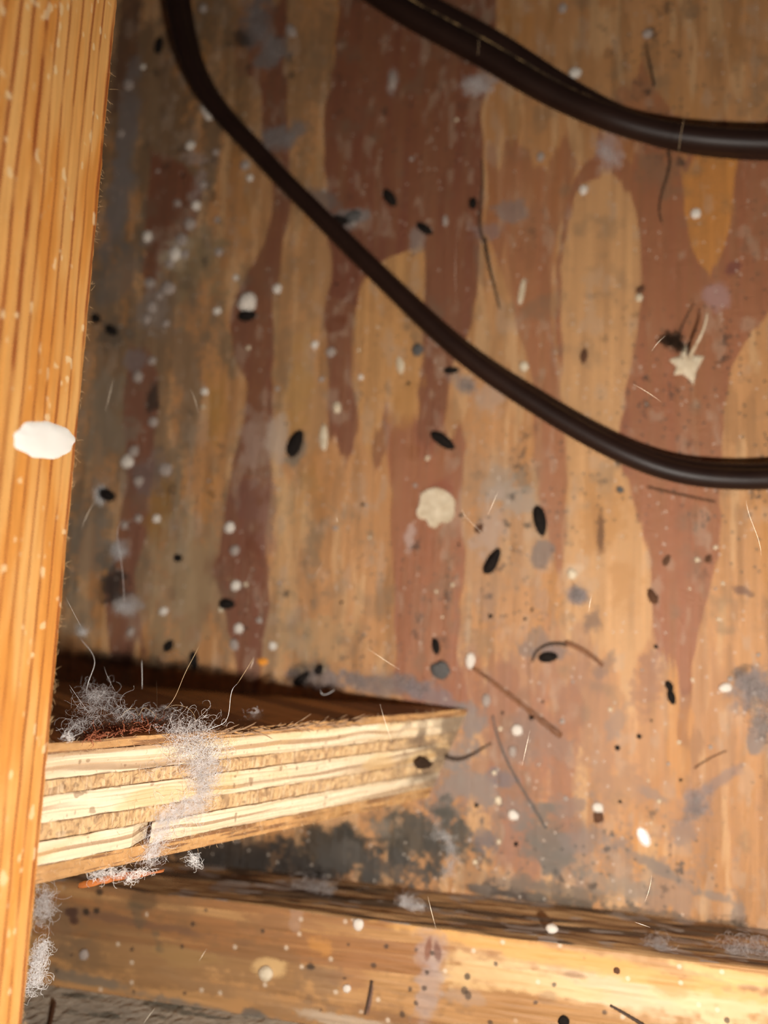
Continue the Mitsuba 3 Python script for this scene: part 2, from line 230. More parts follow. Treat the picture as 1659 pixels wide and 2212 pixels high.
def panel_color(p, n, uv):
    x, z = p.x, p.z
    wob = (fbm(x * 160, z * 45, 3.1) - .5) * .0030 + (noise(x * 900, z * 260, 1.7) - .5) * .0012
    fine = noise(x * 4200, z * 90, 5.0); mid = fbm(x * 900, z * 40, 2.0, 2); broad = fbm(x * 140, z * 22, 8.0)
    c = mix((.325, .150, .054), (.435, .220, .092), broad)
    c = mix(c, (.38, .165, .04), smoothstep(.52, .75, fbm(x * 210 + 7, z * 45, 4.4)) * .7)
    c = mix(c, (.50, .31, .155), smoothstep(.56, .70, fbm(x * 520 + 3, z * 70, 14.0)) * .5)
    c = mix(c, (.22, .105, .04), smoothstep(.58, .72, fbm(x * 430 + 13, z * 75, 24.0)) * .45)
    n1 = fbm(x * 330, z * 330, 6.0); n2 = fbm(x * 1300, z * 1300, 9.0, 2); n3 = fbm(x * 120, z * 110, 12.0)
    c = paint_spots(c, x, z, WSPOTS, fbm(x * 260, z * 110, 33.0), n2)
    for m, inf in BANDS.masks(x + wob, z, .00028):
        c = mix(c, inf[2], m * inf[3] * (.82 + .3 * (mid - .3)))
    c = c * (.80 + .26 * mid + .13 * fine)
    # grime in ragged blotches over the whole panel
    c = mix(c, (.15, .105, .065), smoothstep(.56, .74, n3 * .6 + n1 * .4) * .40)
    c = mix(c, (.38, .28, .20), smoothstep(.60, .76, fbm(x * 420 + 31, z * 200, 3.0)) * .28)
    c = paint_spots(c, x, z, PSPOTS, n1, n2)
    d1, _, r1 = voronoi(x * 260 + (n2 - .5) * .9, z * 200 + (n1 - .5) * .9)
    dens = smoothstep(.40, .65, fbm(x * 38, z * 38, 20.0))
    c = mix(c, (.03, .022, .016), (1 - smoothstep(.07, .16 + .12 * r1, d1 + (n2 - .5) * .18)) * smoothstep(.80, .84, r1) * dens * .75)
    d2, _, r2 = voronoi(x * 620 + 9, z * 620)
    c = mix(c, (.05, .038, .028), (1 - smoothstep(.1, .26, d2)) * smoothstep(.74, .78, r2) * dens * .7)
    c = mix(c, (.55, .46, .38), (1 - smoothstep(.08, .2, d2)) * (1 - smoothstep(.07, .09, r2)) * .6)
    return c
def panel_bump(p, n, uv):
    return fbm(p.x * 1500, p.z * 90, 2.0, 2) * .6 + fbm(p.x * 1600, p.z * 1600, 4.0, 2) * .4
scene['panel_wood'] = principled(panel_color, .62, .35, panel_bump, .00022)

def stud_color(p, n, uv):
    y, z = p.y, p.z
    a = y + (fbm(z * 22, y * 60, 1.0) - .5) * .0016 + (noise(z * 160, y * 300, 4.0) - .5) * .00025
    ph = a / .0024
    k = dr.floor(ph); fr = ph - k
    w = .34 + .26 * cell_rand(k, 3)
    br = smoothstep(.30, .52, fbm(z * 150 + cell_rand(k, 7) * 50, k * 3.7, 2.0, 2))
    line = smoothstep(0., .22, fr) * (1 - smoothstep(w * .45, w, fr))
    fib = fbm(y * 3000, z * 160, 7.0, 2)
    c = mix((.72, .325, .078), (.80, .45, .155), fbm(y * 600, z * 60, 3.0))
    c = mix(c, (.68, .27, .05), smoothstep(.48, .70, fbm(y * 260, z * 55, 11.0)) * .8)
    c = mix(c, (.33, .080, .018), line * (.5 + .5 * br))
    c = c * (.90 + .2 * fib)
    c = mix(c, (.92, .72, .42), smoothstep(.74, .86, fbm(y * 800, z * 560, 15.0, 2)) * .6)
    return c
def stud_bump(p, n, uv):
    return fbm(p.y * 1800, p.z * 120, 2.0, 2) * .7 + noise(p.y * 2600, p.z * 1700, 4.0) * .3
scene['stud_wood'] = principled(stud_color, .6, .35, stud_bump, .00009)

# ---------------------------------------------------------------- structure: panel, floor
put('wall_back', box((-190, D, -140), (170, D + 9, 190)), 'panel_wood', 'old plywood back panel with wavy brown and tan grain, stained and mouldy', 'wall', kind='structure', smooth=False)

Z_FLOOR = at(300, 2158, Y_RAIL)[2]
def floor_color(p, n, uv):
    a = fbm(p.x * 130, p.y * 300, 2.0); b = fbm(p.x * 700, p.y * 700, 5.0)
    c = mix((.33, .29, .235), (.47, .40, .31), a)
    c = mix(c, (.10, .095, .075), smoothstep(.52, .66, fbm(p.x * 110, p.y * 420, 7.0) * .7 + b * .3) * .8)
    return c * (.8 + .4 * b)
scene['floor_dusty'] = principled(floor_color, .9, .1, lambda p, n, uv: fbm(p.x * 900, p.y * 900, 3.0), .0004)
put('floor', box((-190, 30, Z_FLOOR - 8), (170, D + 9, Z_FLOOR)), 'floor_dusty', 'grey dusty base board under the bottom rail', 'floor', kind='structure', smooth=False)

# ---------------------------------------------------------------- stud
def stud():
    nz = 260
    z = np.linspace(-150, 190, nz)
    prof = [(-100, Y_STUD), (X_STUD - 1.2, Y_STUD), (X_STUD - .35, Y_STUD - .12), (X_STUD, Y_STUD - .5)] + [(X_STUD, y) for y in np.linspace(Y_STUD - 1, 40, 60)] + [(-100, 40)]
    prof = np.array(prof); V = []
    for zz in z:
        q = prof.copy(); pts = np.c_[q[:, 1] * .9, np.full(len(q), zz * .25), q[:, 0]]
        wob = (meshkit.fbm(np.c_[np.zeros(len(q)), np.full(len(q), zz * 1.3), q[:, 1] * .2], 3, 5) - .5)
        edge = np.exp(-((q[:, 1] - Y_STUD) / 1.0) ** 2) * (q[:, 0] > -70)
        q[:, 0] += (meshkit.fbm(pts, 3, 2) - .5) * .25 * (q[:, 0] > -70); q[:, 1] += edge * wob * .5
        V.append(np.c_[q, np.full(len(q), zz)])
    V = np.array(V); n, m = nz, len(prof)
    f = grid_faces(n, m)
    a = np.arange(n - 1) * m
    side = np.vstack([np.stack([a + m - 1, a + 2 * m - 1, a + m], 1), np.stack([a + m - 1, a + m, a], 1)])
    caps = np.vstack([np.array([[0, j, j + 1] for j in range(1, m - 1)]), np.array([[(n - 1) * m, (n - 1) * m + j + 1, (n - 1) * m + j] for j in range(1, m - 1)])])
    return V.reshape(-1, 3), np.vstack([f, side, caps])
t = thing('timber_stud', 'bright orange upright timber with straight dark grain lines along the left edge', 'timber')
put('post', stud(), 'stud_wood', parent=t, smooth=40)
scene['fibre_wood'] = principled((.75, .5, .25), .6)
fz = []
for k in range(210):
    zz = rng.uniform(-78, 80); y = Y_STUD - rng.uniform(0, .8)
    p0 = np.array([X_STUD - .1, y, zz]); L = rng.uniform(.25, 1.0)
    dvec = np.array([rng.uniform(.1, .6), rng.uniform(.3, 1), rng.uniform(-1, 1)]); dvec /= np.linalg.norm(dvec)
    bend = rng.normal(0, .3, 3)
    P = np.array([p0 + dvec * L * s + bend * L * s * s for s in np.linspace(0, 1, 5)])
    fz.append(tube(P, np.linspace(.028, .01, 5), 3))
put('edge_fuzz', join(fz), 'fibre_wood', 'fine raised fibres along the sawn edge', kind='stuff', parent=t, smooth=True)
# ---- white filler blob on the stud
scene['filler_white'] = principled((.93, .92, .87), .7, .2)
def blob_on_stud():
    n, m = 70, 48; V = []
    c = on_x(100, 951, X_STUD)
    for i in range(n):
        for j in range(m):
            a, b = (i / (n - 1) * 2 - 1), (j / (m - 1) * 2 - 1)
            # square grid pressed into an oval
            s = max(abs(a), abs(b)); l = math.hypot(a, b) or 1; a2, b2 = a * s / l, b * s / l
            ang = math.atan2(b2, a2); r = math.hypot(a2, b2)
            rag = (abs(math.cos(ang)) ** 2.8 + abs(math.sin(ang)) ** 2.8) ** (-1 / 2.8) if r > 1e-9 else 1
            rag *= 1 + .04 * math.sin(4 * ang + 1) + .03 * math.sin(9 * ang)
            h = .38 * (1 - r ** 4) - .03 + .10 * (meshkit.noise(np.array([a2 * 7, b2 * 1.5, 0.]), 3) - .5) * (1 - r ** 2)
            V.append([X_STUD + h, min(c[1] - .1 + a2 * 6.1 * rag, Y_STUD - .35), c[2] + b2 * 2.35 * rag + a2 * 1.0])
    return np.array(V), grid_faces(n, m)
put('filler_patch', blob_on_stud(), 'filler_white', 'white oval dab of filler on the orange upright timber', 'filler patch', smooth=True)

# ---------------------------------------------------------------- plywood shelf seen on its cut edge
TT, TB = at(1012, 1535), at(925, 1722)
N_TOP = on_z(110, 1605, Z_SHELF)
THICK = 18.5
EDIR = (N_TOP - TT) / np.linalg.norm((N_TOP - TT)[:2]); EDIR[2] = 0
ENRM = np.array([EDIR[1], -EDIR[0], 0.0]); ENRM *= -np.sign(ENRM[1]) if ENRM[1] > 0 else 1
ELEN = np.linalg.norm((N_TOP - TT)[:2])
def edge_point(s, z):
    """On the cut edge, s mm from the tip at the panel; the cut leans so that its lower edge meets the panel further left."""
    k = (Z_SHELF - z) / THICK
    tip = np.array([TT[0] + (TB[0] - TT[0]) * k, D, z]); far = np.array([N_TOP[0], N_TOP[1], z])
    d = (far - tip); return tip + d * (s / ELEN)
def on_edge(u, v):
    n = np.cross(edge_point(ELEN, Z_SHELF) - edge_point(0, Z_SHELF), edge_point(ELEN / 2, Z_SHELF - THICK) - edge_point(ELEN / 2, Z_SHELF))
    d = ray(u, v); return d * (np.dot(n, edge_point(ELEN / 2, Z_SHELF - 9)) / np.dot(n, d))
E0 = (TT * MM).tolist(); ED = EDIR.tolist()
def along(p): return (p.x - E0[0]) * ED[0] + (p.y - E0[1]) * ED[1]
cuts = np.r_[0, np.cumsum([.078, .19, .112, .195, .128, .172, .125])]; cuts /= cuts[-1]
def glue(c, s, z):
    """The brown glue lines between the plies, broken and wavy."""
    w = z + (fbm(s * 350, z * 20, 5.5) - .5) * .0006
    for q in cuts[1:-1]:
        d = dr.abs(w - float((Z_SHELF - THICK * q) * MM))
        c = mix(c, (.20, .10, .05), (1 - smoothstep(.00004, .00022, d)) * (.35 + .65 * smoothstep(.35, .6, fbm(s * 500, float(q) * 9, 2.5))) * .8)
    return c
def tip_grime(c, s, z):
    m = (1 - smoothstep(.006, .020, s + (fbm(s * 260, z * 260, 41.0) - .5) * .030)) * smoothstep(.38, .56, fbm(s * 420, z * 420, 43.0))
    return mix(c, (.17, .115, .075), m * .85)
def ply_long(p, n, uv):
    s, z = along(p), p.z
    w = z + (fbm(s * 60, z * 200, 2.0) - .5) * .0016
    st = fbm(s * 30, w * 3200, 3.0, 2); fine = noise(s * 160, z * 9000, 6.0)
    w = w + (fbm(s * 28, 3.3, 9.0) - .5) * .005
    c = mix((.66, .50, .31), (.80, .68, .49), fbm(s * 120, z * 700, 8.0))
    ln = smoothstep(.52, .62, noise(s * 14, w * 1500, 5.0)) * smoothstep(.3, .5, fbm(s * 45, w * 500, 1.0))
    c = mix(c, (.33, .195, .105), ln * .8)
    c = mix(c, (.45, .28, .14), smoothstep(.55, .7, noise(s * 30, w * 4200, 15.0)) * .45)
    c = c * (.80 + .26 * st + .14 * fine)
    c = mix(c, (.62, .38, .13), smoothstep(.58, .74, fbm(s * 90 + 5, z * 260, 9.0)) * .4)
    c = mix(c, (.22, .12, .06), smoothstep(.78, .84, fbm(s * 900, z * 900, 11.0, 2)) * .6)
    return tip_grime(glue(c, s, z), s, z)
def ply_end(p, n, uv):
    s, z = along(p), p.z
    fib = fbm(s * 2600, z * 700, 3.0, 2)
    c = mix((.50, .31, .145), (.68, .47, .25), fib)
    c = mix(c, (.36, .20, .10), smoothstep(.50, .74, fbm(s * 1500, z * 900, 7.0)) * .65)
    c = mix(c, (.20, .11, .07), smoothstep(.72, .80, noise(s * 1200, z * 1300, 12.0)) * .5)
    c = mix(c, (.74, .58, .38), smoothstep(.60, .80, fbm(s * 3400, z * 500, 17.0, 2)) * .5)
    return tip_grime(glue(c, s, z), s, z)
def ply_face(p, n, uv):
    s, z = along(p), p.z
    a = fbm(p.x * 60, p.y * 420, 4.0); b = fbm(s * 700, z * 1400, 3.0)
    edge = mix((.38, .19, .07), (.56, .32, .13), b)
    edge = mix(edge, (.17, .075, .035), smoothstep(.50, .62, fbm(s * 160, z * 2400, 6.0)) * .8)
    return edge * (.8 + .4 * a)
def ply_bump(p, n, uv):
    s, z = along(p), p.z
    return fbm(s * 400, z * 3500, 2.0, 2) * .6 + noise(s * 3000, z * 2500, 7.0) * .4
scene['ply_long'] = principled(ply_long, .75, .2, ply_bump, .0003)
scene['ply_end'] = principled(ply_end, .85, .15, lambda p, n, uv: noise(along(p) * 3000, p.z * 900, 7.0), .0005)
scene['ply_face'] = principled(ply_face, .7, .25, lambda p, n, uv: noise(along(p) * 1800, p.z * 1800, 3.0), .0002)
def ply_layer(z1, z0, depth, seed, s0=0.0, s1=None, rag=.12):
    """One ply of the board between heights z0 and z1, its front set back by depth, from s0 to s1 along the edge."""
    full = s1 is None
    smax = (N_TOP[1] - 97.2) / -EDIR[1] * -1 if False else ELEN * (D - 96.6) / (D - N_TOP[1])
    s1 = smax if full else s1
    ns, nz = int(60 + (s1 - s0) * 3), 7
    S = np.linspace(s0, s1, ns); Z = np.linspace(z0, z1, nz); V = []
    for s in S:
        for j, z in enumerate(Z):
            p = edge_point(s, z)
            q = np.array([s * .8, z * 2.0, seed * 3.3]); q2 = np.array([s * 3.5, z * 3, seed * 1.3])
            dd = depth + rag * 2.2 * (meshkit.fbm(q, 3, seed) - .5) + rag * .9 * (meshkit.noise(q2, seed) - .5)
            ed = .10 if j in (0, nz - 1) else 0
            zz = z + (.16 * (meshkit.fbm(np.array([s * .35, seed * 7., 0.]), 3, seed + 40) - .5) if j in (0, nz - 1) else 0)
            V.append(p - ENRM * (dd + ed) * (1 if s > 1 else s) + np.array([0, 0, zz - z]))
    V = np.array(V); V[:, 1] = np.minimum(V[:, 1], D - .02)
    f = [grid_faces(ns, nz)]
    if s1 >= smax - 1e-6:
        back = np.array([[-120, 96.7, z0], [-120, 96.7, z1], [-120, D - .05, z0], [-120, D - .05, z1]])
    else:
        a, b = edge_point(s1, z0), edge_point(s1, z1)
        back = np.array([[a[0], D - .1, z0], [b[0], D - .1, z1]]); back = np.vstack([back, back])
    if s0 > 0:
        a, b = edge_point(s0, z0), edge_point(s0, z1)
        fb = np.array([[a[0], D - .1, z0], [b[0], D - .1, z1]])
    else: fb = None
    o = len(V); V = np.vstack([V, back]); N1, N2, B1, B2 = o, o + 1, o + 2, o + 3
    lo, hi = np.arange(ns) * nz, np.arange(ns) * nz + nz - 1
    ff = []
    for i in range(ns - 1):
        ff += [[lo[i], lo[i + 1], B1], [hi[i + 1], hi[i], B2]]
    ff += [[lo[-1], N1, B1], [N2, hi[-1], B2]]
    for j in range(nz - 1): ff.append([lo[-1] + j, lo[-1] + j + 1, N1 if j < nz // 2 else N2])
    ff.append([lo[-1] + nz // 2, N2, N1])
    if fb is not None:
        V = np.vstack([V, fb]); q = len(V) - 2
        ff += [[lo[0], B1, q], [hi[0], q + 1, B2]]
        for j in range(nz - 1): ff.append([lo[0] + j + 1, lo[0] + j, q if j < nz // 2 else q + 1])
        ff.append([lo[0] + nz // 2, q, q + 1])
    else:
        for j in range(nz - 1): ff.append([j + 1, j, B1])
    ff += [[N1, N2, B2], [N1, B2, B1]]
    return V, np.vstack([f[0], np.array(ff)])
shelf = thing('plywood_shelf', 'plywood shelf with a rough layered pale edge running from orange timber to panel', 'shelf')
kinds = ['ply_face', 'ply_long', 'ply_end', 'ply_long', 'ply_end', 'ply_long', 'ply_face']
deps = [.0, .10, .22, .05, .20, .08, .10]
def s_at(u, v):
    p = on_edge(u, v); a, b = edge_point(0, p[2]), edge_point(ELEN, p[2])
    return float(np.dot(p - a, b - a) / np.dot(b - a, b - a) * ELEN)
for i in range(7):
    z1, z0 = Z_SHELF - THICK * cuts[i], Z_SHELF - THICK * cuts[i + 1]
    if i == 5:
        sa, sb = s_at(313, 1812), s_at(272, 1822)
        put('ply', ply_layer(z1 - .03, z0 + .03, deps[i], i, 0, sa), kinds[i], parent=shelf, smooth=50)
        put('ply', ply_layer(z1 - .03, z0 + .03, deps[i], i + 20, sb, None, .1), kinds[i], parent=shelf, smooth=50)
    else:
        put('ply', ply_layer(z1 - .03, z0 + .03, deps[i], i), kinds[i], parent=shelf, smooth=50)

# ---------------------------------------------------------------- bottom rail
RAILB = lambda u, v: at(u, v, Y_RAIL)
RAIL_SPOTS = spot_rows([
    (350, 2050, 420, 110, 5, (.20, .105, .045), .6, 1.9),
    (1350, 2130, 420, 75, 6, (.47, .29, .145), .85, 1.0), (1400, 2150, 280, 50, 6, (.57, .41, .25), .9, 1.0), (1100, 2110, 200, 40, 6, (.60, .40, .19), .7, 1.4), (1560, 2180, 200, 50, 6, (.64, .45, .24), .7, 1.3), (1250, 2075, 400, 26, 7, (.56, .30, .09), .8, 1.0), (1580, 2105, 160, 14, 7, (.66, .44, .18), .6, 1.0),
    (760, 2100, 50, 60, 20, (.30, .14, .06), .6, 1.5), (700, 2120, 60, 60, 0, (.20, .115, .06), .6, 1.6), (690, 2045, 40, 30, 10, (.42, .19, .05), .8, 1.2), (580, 2090, 40, 22, 0, (.56, .36, .16), .8, 1.2), (400, 2060, 80, 30, 5, (.30, .17, .065), .7, 1.4), (330, 2000, 200, 14, 5, (.13, .065, .04), .55, 1.4), (660, 2000, 200, 14, 5, (.26, .12, .05), .6, 1.4),
    (930, 2060, 40, 46, 10, (.30, .2, .17), .7, 1.3), (925, 2130, 26, 80, 12, (.33, .25, .22), .6, 1.3), (925, 2050, 8, 30, 10, (.17, .06, .03), .8, .8), (945, 2055, 9, 24, -10, (.14, .06, .04), .8, .8), (1240, 2105, 30, 10, 0, (.2, .1, .06), .5, 1.2), (1450, 2130, 50, 34, 20, (.48, .25, .09), .65, 1.2), (800, 2155, 5, 40, 10, (.09, .05, .05), .8, .4),
    (1020, 2155, 50, 16, 0, (.33, .22, .15), .5, 1.4), (1180, 2160, 30, 18, 0, (.22, .12, .06), .5, 1.4), (640, 1985, 14, 50, 5, (.34, .22, .16), .4, 1.3), (540, 2150, 200, 20, 8, (.30, .17, .08), .5, 1.3), (180, 2060, 60, 40, 0, (.17, .1, .05), .6, 1.4), (130, 2020, 60, 70, 0, (.18, .11, .06), .6, 1.4), (190, 2118, 100, 18, 6, (.16, .125, .09), .8, 1.2), (480, 2190, 220, 16, 7, (.17, .14, .11), .8, 1.2), (760, 2210, 120, 14, 7, (.42, .33, .24), .7, 1.2),
    (310, 1945, 30, 20, 0, (.07, .045, .025), .5, 1.3), (215, 1928, 10, 8, 0, SOOT, .8, .8), (186, 1970, 8, 9, 0, SOOT, .85, .6), (208, 1967, 8, 8, 0, SOOT, .85, .6), (155, 1970, 14, 12, 0, (.05, .02, .015), .8, .8), (160, 1990, 12, 11, 0, (.05, .02, .015), .8, .8), (671, 2087, 12, 9, 0, SOOT, .8, 1),
    (1010, 2108, 7, 8, 0, SOOT, .8, 1), (1003, 2140, 7, 9, 0, SOOT, .7, 1), (1012, 2150, 8, 10, 0, SOOT, .7, 1), (530, 2195, 30, 24, 0, (.10, .085, .07), .8, 1.4), (340, 2020, 14, 30, -20, (.10, .08, .05), .6, 1.4), (300, 1985, 20, 34, -40, (.10, .075, .045), .6, 1.4)], RAILB)
def rail_color(p, n, uv):
    x, y, z = p.x, p.y, p.z
    w = z + (fbm(x * 20, z * 150, 2.0) - .5) * .004
    n1 = fbm(x * 90, z * 380, 6.0); n2 = fbm(x * 700, z * 900, 9.0, 2)
    c = mix((.30, .145, .052), (.43, .235, .095), fbm(x * 45, w * 420, 3.0))
    c = mix(c, (.25, .105, .038), smoothstep(.54, .66, fbm(x * 14 + 3, w * 520, 5.0, 2)) * .75)
    c = c * (.82 + .3 * fbm(x * 120, w * 3000, 8.0, 2))
    c = paint_spots(c, x, z, RAIL_SPOTS, n1, n2)
    d1, _, r1 = voronoi(x * 330, z * 330)
    c = mix(c, (.05, .03, .02), (1 - smoothstep(.06, .18, d1 + (n2 - .5) * .2)) * smoothstep(.86, .89, r1) * .8)
    c = mix(c, (.62, .52, .4), (1 - smoothstep(.06, .2, d1)) * (1 - smoothstep(.1, .13, r1)) * .6)
    # the top face: rough brown grain with near-black and grey patches
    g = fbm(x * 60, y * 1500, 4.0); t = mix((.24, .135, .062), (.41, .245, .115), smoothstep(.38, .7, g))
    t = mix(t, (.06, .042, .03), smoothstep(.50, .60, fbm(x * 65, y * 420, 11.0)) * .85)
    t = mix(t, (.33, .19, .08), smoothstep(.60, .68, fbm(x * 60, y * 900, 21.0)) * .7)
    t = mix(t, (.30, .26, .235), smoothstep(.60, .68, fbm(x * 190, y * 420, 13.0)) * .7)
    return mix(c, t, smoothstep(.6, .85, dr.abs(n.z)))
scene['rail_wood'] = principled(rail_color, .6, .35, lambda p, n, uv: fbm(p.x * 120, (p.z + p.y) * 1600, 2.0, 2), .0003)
def rail_mesh():
    xs = np.linspace(-185, 165, 420); V = []
    prof = [(D - .05, Z_FLOOR + .05), (Y_RAIL, Z_FLOOR + .05)] + [(Y_RAIL, z) for z in np.linspace(Z_FLOOR + .6, Z_RAIL - .5, 14)] + [(Y_RAIL + .15, Z_RAIL - .12), (Y_RAIL + .55, Z_RAIL)] + [(y, Z_RAIL) for y in np.linspace(Y_RAIL + 1.2, D - .05, 22)]
    prof = np.array(prof); m = len(prof)
    for x in xs:
        q = prof.copy()
        top = np.clip((q[:, 1] - (Z_RAIL - 1.2)) / 1.2, 0, 1); inner = (q[:, 0] < D - 1)
        r = meshkit.fbm(np.c_[np.full(m, x * .12), q[:, 0] * 1.2, q[:, 1] * .2], 4, 3) - .5
        q[:, 1] += top * r * 1.1 * inner + top * (meshkit.fbm(np.array([[x * .05, 0, 0]]), 3, 8)[0] - .5) * .8
        q[:, 0] += (1 - top) * (q[:, 0] < Y_RAIL + 1) * (r * .25)
        V.append(np.c_[np.full(m, x), q])
    V = np.array(V).reshape(-1, 3); n = len(xs)
    f = grid_faces(n, m); a = np.arange(n - 1) * m
    back = np.vstack([np.stack([a + m - 1, a + 2 * m - 1, a + m], 1), np.stack([a + m - 1, a + m, a], 1)])
    caps = np.vstack([np.array([[0, j, j + 1] for j in range(1, m - 1)]), np.array([[(n - 1) * m, (n - 1) * m + j + 1, (n - 1) * m + j] for j in range(1, m - 1)])])
    return V, np.vstack([f, back, caps])[:, ::-1]
put('timber_rail', rail_mesh(), 'rail_wood', 'worn brown timber rail across the bottom with a pale front and patchy top', 'rail', smooth=40)

# ---------------------------------------------------------------- cords
scene['cord_plastic'] = principled(lambda p, n, uv: mix((.010, .0042, .003), (.021, .0092, .0062), fbm(p.x * 150, p.y * 150, p.z * 150)), .45, .22)
scene['cord_highlight'] = principled(lambda p, n, uv: mix((.05, .03, .015), (.26, .165, .07), smoothstep(.35, .65, fbm(p.x * 500, p.y * 500, p.z * 500))), .6, .3)  # tan colour standing in for the highlight along the cord groove
def cord(pts, r, sep, name, label, n=150, seam=None):
    """A flat two-core cord: rows of (u, v, depth y, turn in degrees of the flat side out of the picture)."""
    P = np.array([at(u, v, Y) for u, v, Y, _ in pts]); Q = spline(np.c_[P, [[a[3]] for a in pts]], n)
    P, A = Q[:, :3], np.radians(Q[:, 3])
    t = np.gradient(P, axis=0); t /= np.linalg.norm(t, axis=1, keepdims=True)
    vdir = -np.array([[0, 1.0, 0]]).repeat(n, 0); vdir -= t * (vdir * t).sum(1, keepdims=True); vdir /= np.linalg.norm(vdir, axis=1, keepdims=True)
    side = np.cross(t, vdir)
    k = 40; V = []
    for i in range(n):
        ax = math.cos(A[i]) * side[i] + math.sin(A[i]) * vdir[i]; ay = np.cross(t[i], ax)
        for j in range(k):
            th = 2 * math.pi * j / k
            c, s = math.cos(th), math.sin(th)
            # two round cores with a groove between them
            X = c * (r + sep); hw = math.sqrt(max(0, r * r - max(0, abs(X) - sep) ** 2)) if abs(X) > sep else r - (r * .33) * (1 - (abs(X) / sep)) ** 2
            V.append(P[i] + ax * X + ay * math.copysign(hw, s) * (1 if abs(s) > 1e-6 else 0))
    V = np.array(V); f = []
    for i in range(n - 1):
        for j in range(k):
            a, b = i * k + j, i * k + (j + 1) % k; f += [[a, b, b + k], [a, b + k, a + k]]
    V = np.vstack([V, P[:1], P[-1:]])
    for j in range(k): f += [[n * k, (j + 1) % k, j], [n * k + 1, (n - 1) * k + j, (n - 1) * k + (j + 1) % k]]
    k = put(name, (V, np.array(f)), 'cord_plastic', label, 'cord', smooth=50)
    if seam:
        a, b = int(n * seam[0]), int(n * seam[1])
        ay = np.cross(t, np.cos(A)[:, None] * side + np.sin(A)[:, None] * vdir); ay *= np.sign((ay * vdir).sum(1, keepdims=True))
        Q2 = P + ay * r * .70 + 0.12 * (meshkit.fbm(P * 1.1, 3, 4)[:, None] - .5)
        put('highlight_seam', tube(Q2[a:b], .26 * (.4 + 1.2 * meshkit.noise(P[a:b] * .9, 6)), 6), 'cord_highlight', 'pale painted highlight in the groove between the two cores', parent=k, smooth=True)
    return k
cord([(700, -150, 152, 12), (765, -70, 152.5, 12), (830, -22, 153, 12), (900, 22, 153.5, 12), (970, 60, 154, 13), (1050, 103, 154.5, 15), (1140, 158, 155, 22), (1230, 210, 155.5, 35), (1330, 257, 155.5, 50), (1420, 287, 156, 60), (1520, 305, 156, 66), (1659, 314, 156, 70), (1780, 312, 156, 70)],
     2.45, 2.1, 'electric_cord', 'thick dark brown cord curving across the upper right of the panel', seam=(.1, .62))
cord([(372, -120, 152, 75), (380, -40, 153, 75), (392, 40, 154, 75), (412, 125, 155, 75), (440, 188, 156, 75), (482, 247, 157, 75), (540, 310, 158, 78), (610, 385, 158.5, 80), (690, 465, 159, 80), (770, 545, 159.3, 78), (850, 622, 159, 75), (940, 708, 158.5, 70), (1040, 790, 158, 66), (1150, 863, 157.5, 62), (1260, 929, 157, 60), (1370, 984, 156.5, 60), (1460, 1014, 156.5, 60), (1550, 1027, 156.5, 60), (1659, 1028, 156.5, 60), (1780, 1015, 156.5, 60)],
     2.05, 1.6, 'electric_cord', 'thinner dark brown cord sagging in a long arc from top left to right')

# ---------------------------------------------------------------- droppings, on the panel
NW = np.array([0, -1.0, 0])
def nearest_dark(c=(.012, .010, .009)): return c
scene['dropping_black'] = principled(lambda p, n, uv: mix((.005, .004, .004), (.020, .015, .012), fbm(p.x * 2200, p.y * 2200, p.z * 2200)), .9, .08)
scene['dropping_grey'] = principled((.085, .08, .075), .8, .2)
scene['dropping_brown'] = principled((.09, .04, .02), .8, .2)
def on_panel(u, v, L, W, deg, rough=.18, h=None, seed=0, taper=.1, sink=.22, ico=ICO2):
    mm = px_mm()
    return lump(at(u, v), NW, (L * mm, W * mm, (h or W * .8) * mm), math.radians(deg), rough, seed, sink, ico, taper)
